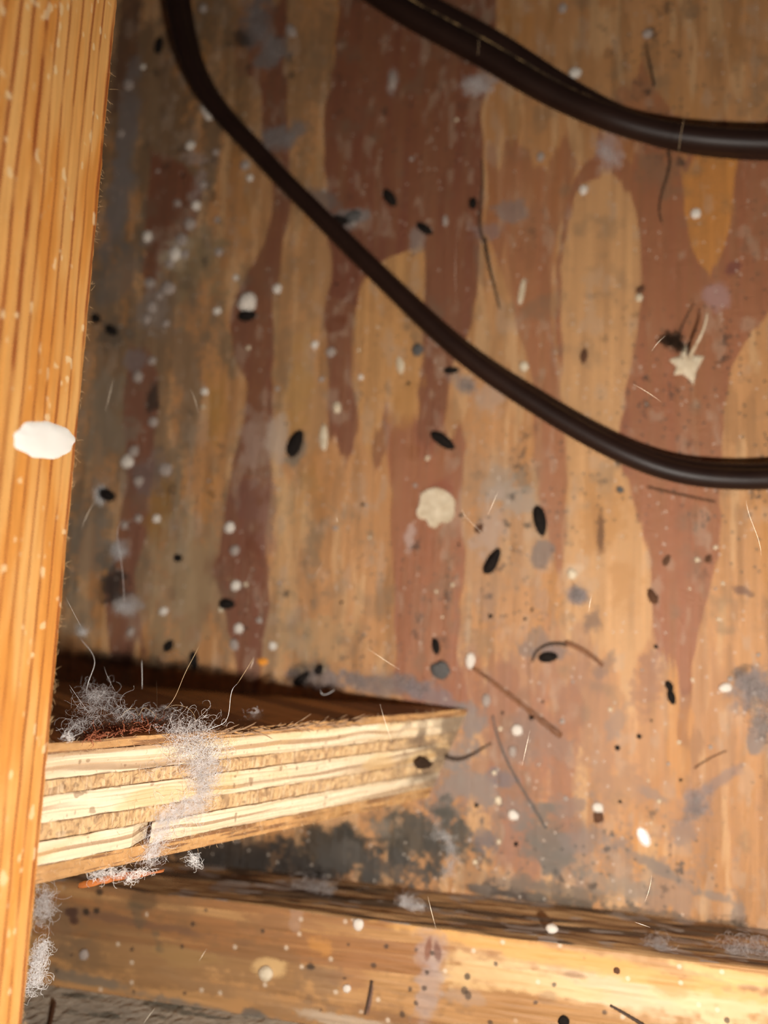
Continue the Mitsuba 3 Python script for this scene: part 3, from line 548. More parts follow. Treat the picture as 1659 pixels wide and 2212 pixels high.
# angle: in the panel, turned anticlockwise from the photograph's right
DROPS = [
    (345, 100, 44, 24, 80, 'black mouse dropping high on the panel, left of the sagging cord'),
    (843, 430, 46, 27, -55, 'black mouse dropping above the middle of the sagging cord, upper of a pair'),
    (918, 496, 42, 22, -35, 'black mouse dropping right of the sagging cord, lower of a pair'),
    (735, 478, 44, 24, -15, 'black mouse dropping touching the sagging cord beside a grey flake'),
    (1022, 440, 26, 20, 90, 'small black dropping on the dark needle near the panel centre'),
    (536, 684, 46, 28, 5, 'black mouse dropping directly under the white crumb left of the sagging cord'),
    (243, 716, 34, 26, -30, 'black mouse dropping beside the orange timber, level with the white crumb'),
    (210, 690, 24, 26, 0, 'small black dropping right at the edge of the orange timber'),
    (640, 960, 66, 36, 68, 'large upright black dropping left of the panel centre, below the sagging cord'),
    (957, 953, 62, 28, -35, 'slanting black dropping above the round cream flake'),
    (975, 801, 32, 18, 5, 'small flat black dropping just under the sagging cord'),
    (1166, 1125, 62, 30, -78, 'upright black dropping below the sagging cord, right of the cream flake'),
    (1064, 1213, 58, 28, 62, 'slanting black dropping below right of the cream flake'),
    (234, 1070, 46, 32, -20, 'black dropping caught in white silk beside the orange timber'),
    (492, 1305, 38, 27, 5, 'short black dropping on the dark brown grain above the shelf'),
    (420, 1426, 40, 22, -80, 'upright black dropping just above the left of the shelf top'),
    (366, 1395, 30, 22, 60, 'small black dropping close above the shelf, nearest the hair loop'),
    (942, 1396, 36, 19, -80, 'small upright black dropping above the tip of the shelf'),
    (1184, 1419, 40, 24, 10, 'black dropping beside the brown twig, right of the shelf tip'),
    (652, 1466, 46, 20, 42, 'slanting black dropping resting on the back of the shelf'),
    (690, 1446, 26, 20, 60, 'short black dropping close above the back of the shelf'),
    (1445, 1482, 22, 17, -60, 'tiny black dropping low on the right, upper of a touching pair'),
    (1450, 1506, 30, 17, -75, 'tiny black dropping low on the right, lower of a touching pair'),
    (386, 1206, 20, 20, 0, 'tiny black dropping between two dark grain bands at left'),
]
for i, (u, v, L, W, a, lab) in enumerate(DROPS):
    put('mouse_dropping', on_panel(u, v, L, W * .88, a, .2, seed=11 + i * 7, taper=.12), 'dropping_black', lab, 'dropping', group='mouse droppings on the panel', smooth=True)
for u, v, L, W, a, mat, lab in [
    (903, 757, 24, 26, 0, 'dropping_grey', 'small grey crumb below the sagging cord'), (954, 1446, 40, 36, -20, 'dropping_grey', 'grey dirt crumb above the shelf tip, under a small dropping'),
    (1261, 770, 30, 14, 80, 'dropping_brown', 'small brown fleck on the pale oval of the panel'), (1440, 1210, 22, 12, 60, 'dropping_brown', 'small brown fleck right of the orange tan grain'),
    (1530, 1207, 16, 12, 70, 'dropping_brown', 'tiny brown fleck on the right edge of the dark grain'), (1383, 626, 18, 15, 40, 'dropping_brown', 'tiny brown fleck on the right edge of the pale oval'),
    (1036, 1142, 20, 16, 60, 'dropping_brown', 'tiny dark fleck above the slanting dropping'), (762, 469, 40, 26, 20, 'dropping_grey', 'grey flake stuck beside the sagging cord'),
    (1410, 1290, 16, 30, 20, 'dropping_brown', 'small dark fleck at the left edge of the right grain band'), (1293, 1764, 20, 20, 0, 'dropping_brown', 'tiny dark crumb under a white crumb on the lower panel'),
    (1340, 1058, 14, 14, 0, 'dropping_grey', 'tiny grey fleck just below the sagging cord at right'), (568, 1429, 26, 14, 5, 'orange_bit', 'small orange crumb close above the shelf')]:
    put('dirt_fleck', on_panel(u, v, L, W, a, .55, W * .5, int(u)), mat, lab, 'fleck', smooth=True)
scene['orange_bit'] = principled((.75, .28, .03), .6)

# ---------------------------------------------------------------- white crumbs
scene['crumb_white'] = principled((.60, .54, .47), .9, .1)
scene['crumb_grey'] = principled((.31, .255, .22), .9, .1)
scene['crumb_cream'] = principled(lambda p, n, uv: mix((.42, .32, .20), (.66, .57, .43), fbm(p.x * 900, p.y * 900, p.z * 900)), .85, .15)
def flake(u, v, R, seed, notch=(), th=.8, rag=.12, n=44):
    """A thin flake with a scalloped outline on the panel."""
    c = at(u, v); mm = px_mm(); V = []
    rings = [0, .35, .65, .85, .96, 1.0]
    for q, r in enumerate(rings):
        for j in range(n):
            a = 2 * math.pi * j / n
            rr = R * mm * (1 + rag * 2 * (meshkit.fbm(np.array([math.cos(a) * 2.2, math.sin(a) * 2.2, seed]), 3, seed) - .5))
            for na, nd, nw in notch: rr *= 1 - nd * math.exp(-((math.remainder(a - na, 2 * math.pi)) / nw) ** 2)
            h = th * (1 if r < .97 else .15) * (.8 + .5 * meshkit.noise(np.array([r * math.cos(a) * 3, r * math.sin(a) * 3, seed]), seed))
            V.append([c[0] + rr * r * math.cos(a), c[1] - h, c[2] + rr * r * math.sin(a)])
    f = []
    for q in range(len(rings) - 1):
        for j in range(n):
            a, b = q * n + j, q * n + (j + 1) % n; f += [[a, b + n, b], [a, a + n, b + n]]
    return np.array(V), np.array(f)
put('paint_flake', flake(942, 1098, 43, 3, [(-2.2, .25, .25), (-1.2, .2, .22), (2.9, .12, .3)]), 'crumb_cream', 'round cream coloured flake with a scalloped lower edge below the sagging cord', 'flake', smooth=40)
put('white_crumb', on_panel(537, 655, 46, 40, 60, .3, 30, 5, ico=ICO3), 'crumb_white', 'white fluffy crumb above a black dropping, left of the sagging cord', 'crumb', smooth=True)
# star shaped scrap with a curved bristle
star = []
for ang, L in ((95, 44), (165, 40), (25, 40), (-75, 46), (-140, 38)):
    mid = np.array([math.cos(math.radians(ang)), 0, math.sin(math.radians(ang))]) * L * .42 * px_mm()
    star.append(lump(at(1484, 788) + mid, NW, (L * px_mm(), 26 * px_mm(), 1.3), math.radians(ang), .3, 60 + int(L + ang), .2, ICO3, .8))
star.append(on_panel(1488, 792, 40, 34, 30, .4, 18, 77))
t = thing('white_scrap', 'torn off-white star shaped scrap with a curved bristle on the right of the panel', 'scrap')
put('scrap', join(star), 'crumb_cream', parent=t, smooth=True)
put('bristle', tube(spline([at(1490, 770, 161), at(1505, 742, 158), at(1520, 710, 157), at(1527, 678, 156.5)], 14), np.linspace(.45, .16, 14), 7), 'crumb_cream', 'curved pale bristle', parent=t, smooth=True)
# egg
egg = lump(at(1390, 1808, 162.9), NW, (38 * px_mm(), 22 * px_mm(), 2.0), math.radians(-62), .03, 3, .5, ICO3)
scene['egg_white'] = principled((.93, .93, .90), .35, .5)
t = thing('insect_egg', 'glossy white oval egg on the lower right of the panel', 'egg')
put('shell', egg, 'egg_white', parent=t, smooth=True)
ringp = []
for a in np.linspace(0, 2 * math.pi, 40):
    q = np.array([.62 * 38 / 2 * px_mm() * math.cos(a), .62 * 11 * px_mm() * math.sin(a)]); cc, ss = math.cos(math.radians(-62)), math.sin(math.radians(-62))
    ringp.append(at(1391, 1809, 162.9) + np.array([q[0] * cc - q[1] * ss, -.86, q[0] * ss + q[1] * cc]))
put('rim', tube(ringp, .07, 5), 'crumb_grey', 'faint grey rim', parent=t, smooth=True)

NAMED_CRUMBS = [
    (450, 244, 30, 52, 30, 'crumb_white', 'white crumb touching the upper left of the sagging cord'), (1242, 160, 28, 26, 0, 'crumb_white', 'white crumb on the top edge of the thick cord'),
    (1398, 76, 22, 22, 30, 'crumb_grey', 'pale crumb at the top end of the short dark needle, upper right'), (1016, 1426, 20, 34, 0, 'crumb_white', 'white drop shaped crumb at the upper end of the pine needle'),
    (1566, 1485, 24, 18, 10, 'crumb_white', 'white crumb beside the grey dust patch on the far right'), (1291, 1744, 22, 18, 0, 'crumb_white', 'white crumb above a dark crumb on the lower panel'),
    (1260, 412, 18, 24, 0, 'crumb_white', 'tiny white crumb at the top left of the pale oval'), (1502, 463, 20, 24, 0, 'crumb_white', 'tiny white crumb on the orange tongue of grain at right'),
    (1235, 1240, 20, 24, 0, 'crumb_cream', 'tiny cream crumb above a grey dust patch'), (1050, 1513, 18, 26, 0, 'crumb_grey', 'pale crumb left of the pine needle'),
    (1117, 1577, 22, 22, 0, 'crumb_white', 'white crumb left of the lower end of the pine needle'), (1107, 1623, 16, 22, 0, 'crumb_grey', 'pale crumb below left of the pine needle'),
    (1108, 1760, 22, 20, 0, 'crumb_white', 'white crumb low on the panel, right of the mould'), (1076, 1729, 14, 18, 0, 'crumb_cream', 'tiny cream crumb right of the mould under the shelf'),
    (497, 1140, 24, 26, 0, 'crumb_white', 'white crumb on the wavy dark band, topmost of three'), (508, 1190, 24, 24, 0, 'crumb_grey', 'pale crumb on the wavy dark band, middle of three'),
    (511, 1265, 24, 24, 0, 'crumb_white', 'white crumb on the wavy dark band, lowest of three'), (517, 1357, 22, 22, 0, 'crumb_white', 'white crumb near the foot of the wavy dark band, upper of two'),
    (507, 1392, 20, 26, 20, 'crumb_grey', 'pale crumb near the foot of the wavy dark band, lower of two'), (715, 762, 22, 24, 0, 'crumb_grey', 'pale crumb on the short dark tongue of grain, upper one'),
    (729, 881, 20, 26, 0, 'crumb_cream', 'cream crumb on the short dark tongue of grain, lower one'), (1132, 792, 20, 24, 0, 'crumb_cream', 'cream crumb close above the right half of the sagging cord'),
    (865, 790, 18, 40, 10, 'crumb_cream', 'cream streak shaped crumb under the middle of the sagging cord'), (700, 945, 20, 60, 5, 'crumb_cream', 'long cream crumb left of the short dark tongue of grain'),
    (1127, 632, 14, 62, -8, 'crumb_cream', 'long pale splinter on the panel above the sagging cord'), (1168, 340, 16, 22, 0, 'crumb_grey', 'tiny pale crumb under the thick cord'),
    (962, 478, 12, 26, 0, 'crumb_grey', 'tiny pale crumb right of a dropping pair'), (848, 176, 18, 44, 5, 'crumb_grey', 'grey streak of lint left of the thick cord'),
    (1380, 645, 16, 18, 0, 'crumb_cream', 'tiny cream crumb at the right edge of the pale oval'), (440, 20, 20, 26, 0, 'crumb_grey', 'pale crumb at the top, right of the sagging cord'),
    (630, 70, 24, 36, 30, 'crumb_grey', 'pale crumb at the top beside the dust patch'), (1215, 20, 20, 24, 0, 'crumb_grey', 'pale crumb at the top above the thick cord'),
]
for i, (u, v, w, h, a, mat, lab) in enumerate(NAMED_CRUMBS):
    put('plaster_crumb', on_panel(u, v, w, h, a, .25, min(w, h) * .6, 200 + i, 0), mat, lab, 'crumb', smooth=True)
LEFT = [(412, 315, 22), (467, 330, 18), (530, 358, 24), (540, 385, 16), (385, 440, 22), (424, 446, 26), (440, 400, 20), (412, 485, 30), (395, 520, 30), (380, 550, 36), (400, 550, 24), (368, 570, 22), (320, 512, 28), (470, 475, 16), (474, 545, 20), (325, 612, 28), (365, 624, 34), (330, 665, 30), (345, 640, 22), (318, 690, 22), (360, 700, 20),
        (600, 625, 22), (470, 672, 20), (680, 745, 18), (443, 846, 20), (300, 815, 30), (332, 912, 24), (277, 998, 30), (290, 975, 26), (360, 1015, 30), (300, 1040, 26), (340, 1120, 20), (300, 1120, 20), (270, 1135, 18), (355, 1320, 22), (284, 1364, 24), (560, 1340, 16), (590, 1395, 18), (330, 780, 20), (280, 185, 26), (310, 145, 14), (262, 290, 20), (600, 840, 12), (780, 815, 14), (695, 820, 14), (510, 600, 14)]
ORD = ['topmost', 'second from the top', 'third from the top', 'fourth from the top', 'fifth from the top', 'sixth from the top', 'seventh from the top', 'eighth from the top', 'ninth from the top', 'tenth from the top', 'eleventh from the top']
def crumb_zone(u, v):
    if v < 300: return 'high up beside the orange timber'
    if u > 500 and v < 420: return 'under the upper bend of the sagging cord'
    if v < 470: return 'around the top of the dark maroon patch'
    if v < 600 and u < 480: return 'in the pale streak below the maroon patch'
    if v < 760 and u < 400: return 'beside the orange timber under the maroon patch'
    if u > 430 and v < 900: return 'on the tan grain round the white fluffy crumb'
    if v < 1050: return 'beside the orange timber near the filler dab'
    if v < 1200: return 'between orange timber and silk wrapped dropping'
    return 'low on the panel above the shelf'
LEFT.sort(key=lambda q: q[1]); seen = {}
for i, (u, v, s) in enumerate(LEFT):
    zone = crumb_zone(u, v); seen[zone] = seen.get(zone, -1) + 1
    put('pale_crumb', on_panel(u, v, s, s * rng.uniform(.75, 1.1), rng.uniform(0, 180), .35, s * .5, 300 + i), ('crumb_white', 'crumb_grey', 'crumb_grey')[i % 3], f'pale crumb {zone}, {ORD[seen[zone]]} there', 'crumb', group='pale crumbs on the left of the panel', smooth=True)
for i in range(45):
    u, v = rng.uniform(1000, 1640), rng.uniform(1180, 1930)
    s = rng.uniform(5, 11)
    put('dust_grain', on_panel(u, v, s, s, 0, .3, s * .6, 500 + i, ico=trimesh.creation.icosphere(subdivisions=1)), ('crumb_cream', 'crumb_grey', 'dropping_black')[i % 3], 'minute grain of dust on the lower right of the panel', 'grain', group='dust grains on the lower right panel', smooth=True)
for i in range(45):
    u, v = rng.uniform(260, 1000), rng.uniform(120, 1440)
    s = rng.uniform(5, 12)
    put('dust_grain', on_panel(u, v, s, s, 0, .3, s * .6, 600 + i, ico=trimesh.creation.icosphere(subdivisions=1)), ('crumb_cream', 'crumb_grey', 'dropping_black')[i % 3], 'minute grain of dust on the left half of the panel', 'grain', group='dust grains on the left panel', smooth=True)
# on the rail
NR = NW
for i, (u, v, w, mat, lab) in enumerate([(775, 1996, 23, 'crumb_white', 'round white crumb at the top of the rail face'), (1500 - 750, 2134, 16, 'crumb_white', 'small white crumb in the middle of the rail face'), (183, 2061, 22, 'crumb_grey', 'pale crumb on the dark left end of the rail'),
                                         (1218, 2206, 22, 'dropping_black', 'black crumb at the bottom of the rail face'), (1332, 2096, 12, 'dropping_brown', 'tiny dark crumb on the upper right of the rail face'), (575, 2102, 30, 'crumb_cream', 'cream scrape crumb on the rail face')]):
    put('rail_crumb', lump(RAILB(u, v), NR, (w * .089, w * .089, w * .05), 0, .2, i, .25), mat, lab, 'crumb', smooth=True)
put('rail_crumb', lump(on_z(1192, 2014, Z_RAIL), (0, 0, 1), (2.2, 1.8, 1.6), 0, .2, 71, .1), 'crumb_white', 'white crumb lying on the rail top', 'crumb', smooth=True)

# ---------------------------------------------------------------- needles and twigs on the panel
scene['needle_brown'] = principled(lambda p, n, uv: mix((.11, .040, .012), (.20, .075, .022), fbm(p.x * 500, p.z * 500, 1.0)), .5, .4)
scene['needle_dark'] = principled((.045, .025, .015), .6, .3)
def stick(pts, r0, r1, mat, name, lab, Y=None, cat='needle', k=7):
    P = [at(u, v, (Y or D - max(r0, r1) * .9)) if not callable(Y) else Y(u, v) for u, v in pts]
    P = spline(P, 30)
    put(name, tube(P, np.linspace(r0, r1, 30) * (1 + .12 * np.sin(np.arange(30) * 1.7)), k), mat, lab, cat, smooth=True)
stick([(1022, 1442), (1080, 1485), (1140, 1532), (1212, 1590)], .30, .62, 'needle_brown', 'pine_needle', 'straight orange-brown pine needle on the panel right of the shelf tip')
stick([(1222, 1388), (1255, 1402), (1302, 1438)], .5, .42, 'needle_brown', 'twig', 'short brown twig beside a black dropping right of the shelf tip', cat='twig')
stick([(1150, 1430), (1168, 1400), (1200, 1390), (1226, 1394)], .22, .4, 'needle_dark', 'twig', 'thin dark curved twig arching over a black dropping', cat='twig')
stick([(1046, 515), (1056, 570), (1068, 620), (1080, 668)], .48, .14, 'needle_dark', 'pine_needle', 'thin dark needle pointing down above the sagging cord')
stick([(1040, 345), (1042, 400), (1036, 470), (1042, 515)], .18, .3, 'needle_dark', 'pine_needle', 'thin upright dark needle below the thick cord')
stick([(1396, 95), (1402, 130), (1414, 185)], .16, .3, 'needle_dark', 'pine_needle', 'short dark needle above the thick cord at right')
stick([(1444, 325), (1438, 390), (1424, 450), (1430, 480)], .3, .16, 'needle_dark', 'hair', 'dark curved hair hanging below the thick cord', cat='hair')
stick([(962, 1632), (990, 1640), (1020, 1630), (1062, 1606)], .5, .12, 'needle_dark', 'twig', 'thin dark twig at the shelf tip', cat='twig')
stick([(1064, 1545), (1085, 1620), (1120, 1690), (1180, 1790)], .2, .22, 'dropping_grey', 'straw', 'long faint grey straw below the pine needle', cat='straw')
stick([(1400, 1052), (1460, 1066), (1545, 1084)], .3, .25, 'dropping_brown', 'straw', 'faint brown straw just under the right end of the sagging cord', cat='straw')
stick([(803, 2118), (797, 2150), (788, 2192)], .28, .18, 'needle_dark', 'splinter', 'upright dark splinter on the rail face', Y=Y_RAIL - .2, cat='splinter')
stick([(1318, 2172), (1350, 2190), (1392, 2216)], .2, .32, 'needle_dark', 'splinter', 'slanting dark splinter low on the right of the rail face', Y=Y_RAIL - .2, cat='splinter')
stick([(1500, 655), (1480, 690), (1465, 730)], .1, .25, 'needle_dark', 'splinter', 'thin dark splinter above the star shaped scrap', cat='splinter')
stick([(1500, 1090 + 570), (1530, 1640), (1570, 1622)], .16, .12, 'dropping_brown', 'straw', 'faint brown straw low on the right of the panel', cat='straw')
stick([(116, 2166), (112, 2190), (106, 2222)], .45, .3, 'dropping_brown', 'nail', 'small rusty brown nail on the grey base board', Y=lambda u, v: on_z(u, v, Z_FLOOR + .3), cat='nail')

# ---------------------------------------------------------------- lint, hair and cobweb
def fibre_fn(c0, c1): return lambda p, n, uv: mix(c0, c1, fbm(p.x * 600, p.y * 600, p.z * 600))
scene['lint_grey'] = principled(fibre_fn((.50, .47, .46), (.80, .78, .77)), .8, .3)
scene['lint_white'] = principled((.86, .85, .84), .8, .3)
scene['lint_dark'] = principled(fibre_fn((.24, .21, .20), (.42, .38, .36)), .85, .2)
scene['fluff_dark'] = principled((.035, .02, .012), .9, .1)
scene['hair_gold'] = principled((.62, .45, .26), .35, .6)
scene['hair_dark'] = principled((.12, .08, .05), .4, .5)
scene['glint'] = principled((.95, .84, .68), .3, .6)
def curl(p0, L, d0, wild, n=12):
    P = [np.array(p0, float)]; d = np.array(d0, float); d /= np.linalg.norm(d) + 1e-9; turn = rng.normal(0, wild, 3)
    for i in range(n - 1):
        turn = turn * .8 + rng.normal(0, wild, 3) * .6
        d = d + np.cross(turn, d); d /= np.linalg.norm(d) + 1e-9
        P.append(P[-1] + d * L / (n - 1))
    return np.array(P)
def lint(name, mat, lab, path, spread, count, L=(2, 5), r=.022, wild=.5, flat=None, group=None, out=None, gravity=0.0, cat='lint'):
    """A clump of tangled fibres gathered along a path of 3-D points (each with a weight of spread)."""
    path = np.array(path, float); Q = spline(path, 60) if len(path) > 1 else np.repeat(path, 60, 0)
    sp = np.interp(np.linspace(0, 1, 60), np.linspace(0, 1, len(np.atleast_1d(spread))), np.atleast_1d(spread))
    ms = []
    for k in range(count):
        i = rng.integers(0, 60); p = Q[i] + rng.normal(0, 1, 3) * sp[i] * np.array([1, .55, 1])
        d = rng.normal(0, 1, 3); d[2] -= gravity
        P = curl(p, rng.uniform(*L), d, wild, 10)
        P += (Q[i] - P.mean(0)) * .25
        if out is not None:
            pt, nn, mn, mx = out; h = (P - pt) @ nn
            P = P + nn[None] * (np.clip(h, mn, mx) - h)[:, None]
        ms.append(tube(P, r * rng.uniform(.6, 1.4), 3))
    return put(name, join(ms), mat, lab, cat, group=group, smooth=True)
EN = np.cross(edge_point(ELEN, Z_SHELF) - edge_point(0, Z_SHELF), np.array([0, 0, 1.0])); EN /= np.linalg.norm(EN); EN *= -np.sign(EN[1])
OE = lambda u, v, h=.8: on_edge(u, v) + EN * h
UP = np.array([0, 0, 1.0])
ST = lambda u, v, h=.5: on_z(u, v, Z_SHELF) + UP * h          # on the shelf top
edge_out = (edge_point(ELEN / 2, Z_SHELF - 6), EN, .05, 3.0)
top_out = (np.array([0, 0, Z_SHELF]), UP, .05, 9.0)
lint('lint_clump', 'lint_grey', 'thick grey lint clump hanging over the front edge of the shelf', [OE(375, 1585, .2), OE(395, 1610, .9), OE(432, 1620, .9), OE(425, 1660, .9), OE(440, 1690, .5)], [1.6, 2.6, 2.9, 2.4, 1.2], 1100, (2, 6), .018, .55, out=edge_out)
lint('lint_clump', 'lint_grey', 'wispy grey lint heap on the shelf top next to the orange timber', [ST(165, 1590, .8), ST(190, 1570, 1.5), ST(205, 1545, 3.0), ST(225, 1560, 1.5), ST(290, 1572, .8)], [.9, 1.5, 1.7, 1.5, 1.1], 460, (2, 6), .0125, .45, out=top_out)
lint('lint_strip', 'lint_grey', 'thin lint strip along the shelf edge left of the thick clump', [ST(240, 1572, .7), ST(290, 1562, .8), ST(330, 1560, .8), ST(375, 1568, .8)], [.8, .8, .9, 1.0], 260, (1.5, 4), .018, .5, out=top_out)
lint('lint_veil', 'lint_grey', 'thin pale lint veil running down the cut edge of the shelf', [OE(425, 1690, .4), OE(400, 1740, .3), OE(360, 1745, .3), OE(335, 1790, .4), OE(320, 1830, .5), OE(300, 1850, .5)], [1.1, 1.3, 1.5, 1.1, .8, .5], 560, (2, 6), .016, .35, out=(edge_out[0], EN, .03, 1.4), gravity=.8)
lint('lint_veil', 'lint_white', 'faint lint strand left of the veil on the cut edge', [OE(315, 1660, .3), OE(330, 1690, .3), OE(345, 1720, .3)], [.3, .4, .4], 50, (2, 4), .014, .35, out=(edge_out[0], EN, .03, 1.2), gravity=.6)
lint('lint_tuft', 'lint_white', 'small pale lint tuft on the upper front edge of the shelf', [ST(535, 1556, .4), ST(560, 1552, .5)], [.5, .5], 60, (1, 3), .018, .5, out=top_out)
lint('lint_tuft', 'lint_white', 'small pale lint tuft under the shelf edge', [OE(412, 1850, .3), OE(420, 1862, .3)], [.5, .5], 70, (1, 3), .018, .6)
lint('lint_tuft', 'lint_white', 'pale lint tuft where the shelf meets the orange timber', [ST(140, 1592, .6), ST(152, 1604, .4)], [.4, .35], 60, (1, 2.5), .018, .5, out=top_out)
lint('lint_tuft', 'lint_white', 'bright white lint roll at the bottom beside the orange timber', [at(98, 2040, 118), at(84, 2075, 117), at(76, 2115, 116), at(68, 2135, 116)], [.5, .8, .9, .8], 320, (1.5, 4), .026, .6)
lint('lint_tuft', 'lint_grey', 'grey lint web below the shelf beside the orange timber', [at(85, 1935, 120), at(95, 1960, 122), at(85, 1985, 122)], [.9, 1.0, 1.0], 170, (2, 5), .02, .35)
panel_out = (np.array([0, D, 0]), NW, .05, 2.4)
def panel_lint(lab, pts, spread, count, mat='lint_dark', L=(1.5, 4), r=.022, wild=.5, name='dust_tuft'):
    lint(name, mat, lab, [at(u, v, D - .6) for u, v in pts], spread, count, L, r, wild, out=panel_out)
panel_lint('grey dust tuft at the top between the sagging cord and the tan grain', [(545, 10), (560, 60), (585, 110), (600, 130)], [1.8, 1.8, 1.6, 1.0], 260)
panel_lint('grey dust tuft above the sagging cord at left', [(570, 285), (600, 300), (625, 300), (645, 270)], [1.2, 1.2, 1.0, .8], 160)
panel_lint('pale dust tuft under the thick cord', [(1000, 180), (1030, 183), (1060, 195)], [.8, 1.0, .6], 110, 'lint_grey')
panel_lint('pale lint smear right of the panel centre under the thick cord', [(1290, 310), (1310, 335), (1325, 360)], [.8, .9, .8], 90, 'lint_grey', r=.018)
panel_lint('white silk wrapping on a dropping beside the orange timber', [(222, 1052), (215, 1075), (217, 1088)], [.5, .8, .4], 130, 'lint_white', (1, 3), .025)
panel_lint('white lint spot on the dark mould left of the shelf', [(255, 1310), (275, 1312), (292, 1305)], [.8, .9, .6], 130, 'lint_grey')
panel_lint('grey lint puff above the dark mould at left', [(250, 1180), (262, 1200)], [.9, .9], 110, 'lint_grey')
panel_lint('white lint puff close to the orange timber above the shelf', [(170, 1362), (183, 1366)], [.6, .6], 90, 'lint_white', (1, 2.5))
panel_lint('grey dust patch at the right border of the panel', [(1600, 1470), (1625, 1490), (1645, 1530), (1640, 1580)], [1.6, 2.0, 1.6, 1.2], 280)
panel_lint('round grey dust spot right of the panel centre', [(1240, 1282), (1256, 1290)], [1.0, 1.0], 120)
panel_lint('grey lint on the lower right of the panel', [(1490, 1720), (1510, 1735), (1480, 1770)], [1.2, 1.2, 1.0], 130, r=.018)
panel_lint('pale lint below the sagging cord near its middle', [(1000, 830), (1020, 845)], [.8, .8], 80, r=.018)
panel_lint('pale curved cobweb arc under the shelf tip', [(935, 1795), (965, 1810), (977, 1850), (965, 1885)], [.6, .4, .4, .5], 130, 'lint_grey', r=.018, wild=.25)
panel_lint('grey lint behind the shelf top near the tip', [(760, 1470), (850, 1472), (920, 1490)], [1.2, 1.0, 1.0], 170, wild=.3)
RT = lambda u, v, h=.6: on_z(u, v, Z_RAIL) + UP * h
rail_out = (np.array([0, 0, Z_RAIL]), UP, .2, 3.0)
for lab, pts, spd, cnt, mat in [('curled pale lint on the rail top, left of its middle', [(878, 1945), (890, 1965), (912, 1968)], [.5, .6, .5], 120, 'lint_grey'),
                                ('dark lint on the left of the rail top', [(640, 1915), (690, 1925), (720, 1935)], [1.5, 1.6, 1.0], 170, 'lint_dark'),
                                ('grey dust along the right end of the rail top', [(1570, 2055), (1610, 2058), (1659, 2060)], [1.2, 1.3, 1.5], 200, 'lint_dark'),
                                ('grey lint on the rail top right of its middle', [(1410, 2045), (1435, 2050)], [1.0, 1.0], 90, 'lint_dark')]:
    lint('dust_tuft', mat, lab, [RT(*q) for q in pts], spd, cnt, (1.5, 4), .02, .5, out=rail_out)
panel_lint('dark matted fluff at the upper left of the star shaped scrap', [(1435, 735), (1455, 735), (1470, 752)], [.9, 1.0, .7], 260, 'fluff_dark', (1, 2.5), .045, name='fluff')
put('knot', lump(on_edge(916, 1650), EN, (4.6, 2.0, .4), -.25, .6, 9, .4, ICO3, .3), 'fluff_dark', 'dark knot near the tip of the cut edge', parent=shelf, smooth=True)
# maroon shredded veneer along the top front edge, and loose slivers
scene['shred_red'] = principled(fibre_fn((.20, .05, .025), (.45, .16, .08)), .7, .2)
scene['sliver_brown'] = principled(fibre_fn((.20, .11, .06), (.45, .29, .17)), .7, .2)
ms = []
for k in range(240):
    u = rng.uniform(185, 345); v = 1600 - (u - 185) * .17 + rng.uniform(-16, 4)
    p = ST(u, v, rng.uniform(0, .7)); d = EDIR * rng.choice([-1, 1]) + rng.normal(0, .45, 3)
    ms.append(tube(curl(p, rng.uniform(.6, 2.2), d, .2, 6), np.linspace(.09, .03, 6), 4))
put('shredded_veneer', join(ms), 'shred_red', 'shredded red-brown veneer fibres along the top edge', kind='stuff', parent=shelf, smooth=True)
ms = []
for k in range(70):
    u = rng.uniform(460, 780); v = 1585 - (u - 460) * .082 + rng.uniform(-6, 5)
    p = ST(u, v, .05); d = -EDIR + rng.normal(0, .12, 3)
    ms.append(tube(curl(p, rng.uniform(1.5, 5), d, .05, 6), np.array([.03, .13, .16, .14, .1, .03]), 4))
put('loose_slivers', join(ms), 'sliver_brown', 'loose brown slivers along the top edge', kind='stuff', parent=shelf, smooth=True)
ms = []
for k in range(3200):
    i = (2, 4, 0, 6, 1, 3, 5)[rng.integers(0, 7) if rng.random() < .35 else rng.integers(0, 4)]
    z = Z_SHELF - THICK * (cuts[i] + (cuts[i + 1] - cuts[i]) * rng.random()); sq = rng.uniform(2, ELEN + 1)
    p = edge_point(sq, z) + EN * -.12; d = UP * rng.choice([-1, 1]) + EDIR * rng.normal(0, .35) + EN * rng.uniform(.0, .5)
    P = curl(p, rng.uniform(.25, .9), d, .25, 5)
    ms.append(tube(P, np.linspace(.035, .012, 5), 3))
scene['torn_wood'] = principled(fibre_fn((.42, .25, .12), (.80, .62, .40)), .8, .2)
put('torn_fibres', join(ms), 'torn_wood', 'short torn fibres on the cut edge', kind='stuff', parent=shelf, smooth=True)
# torn strip of bark hanging under the shelf
scene['bark_orange'] = principled(fibre_fn((.20, .045, .012), (.58, .19, .04)), .6, .3)
def strip(P, w, th, seed):
    P = spline(P, 40); V = []
    for i, p in enumerate(P):
        k = i / 39; ww = w * (.35 + .65 * math.sin(math.pi * min(1, k * 1.15 + .05)) ** .5) * (1 + .5 * (meshkit.fbm(np.array([i * .35, seed, 0.]), 3, seed) - .5))
        for j in range(8):
            a = 2 * math.pi * j / 8
            V.append(p + np.array([0, .55, .8]) * ww * math.cos(a) + np.array([0, -.8, .55]) * th * math.sin(a) + .12 * (meshkit.noise(np.array([i * .6, j * 1.0, seed]), seed) - .5))
    f = []
    for i in range(39):
        for j in range(8):
            a, b = i * 8 + j, i * 8 + (j + 1) % 8; f += [[a, b, b + 8], [a, b + 8, a + 8]]
    f += [[0, j + 1, j] for j in range(1, 7)] + [[312, 312 + j, 312 + j + 1] for j in range(1, 7)]
    return np.array(V), np.array(f)
YB = 110
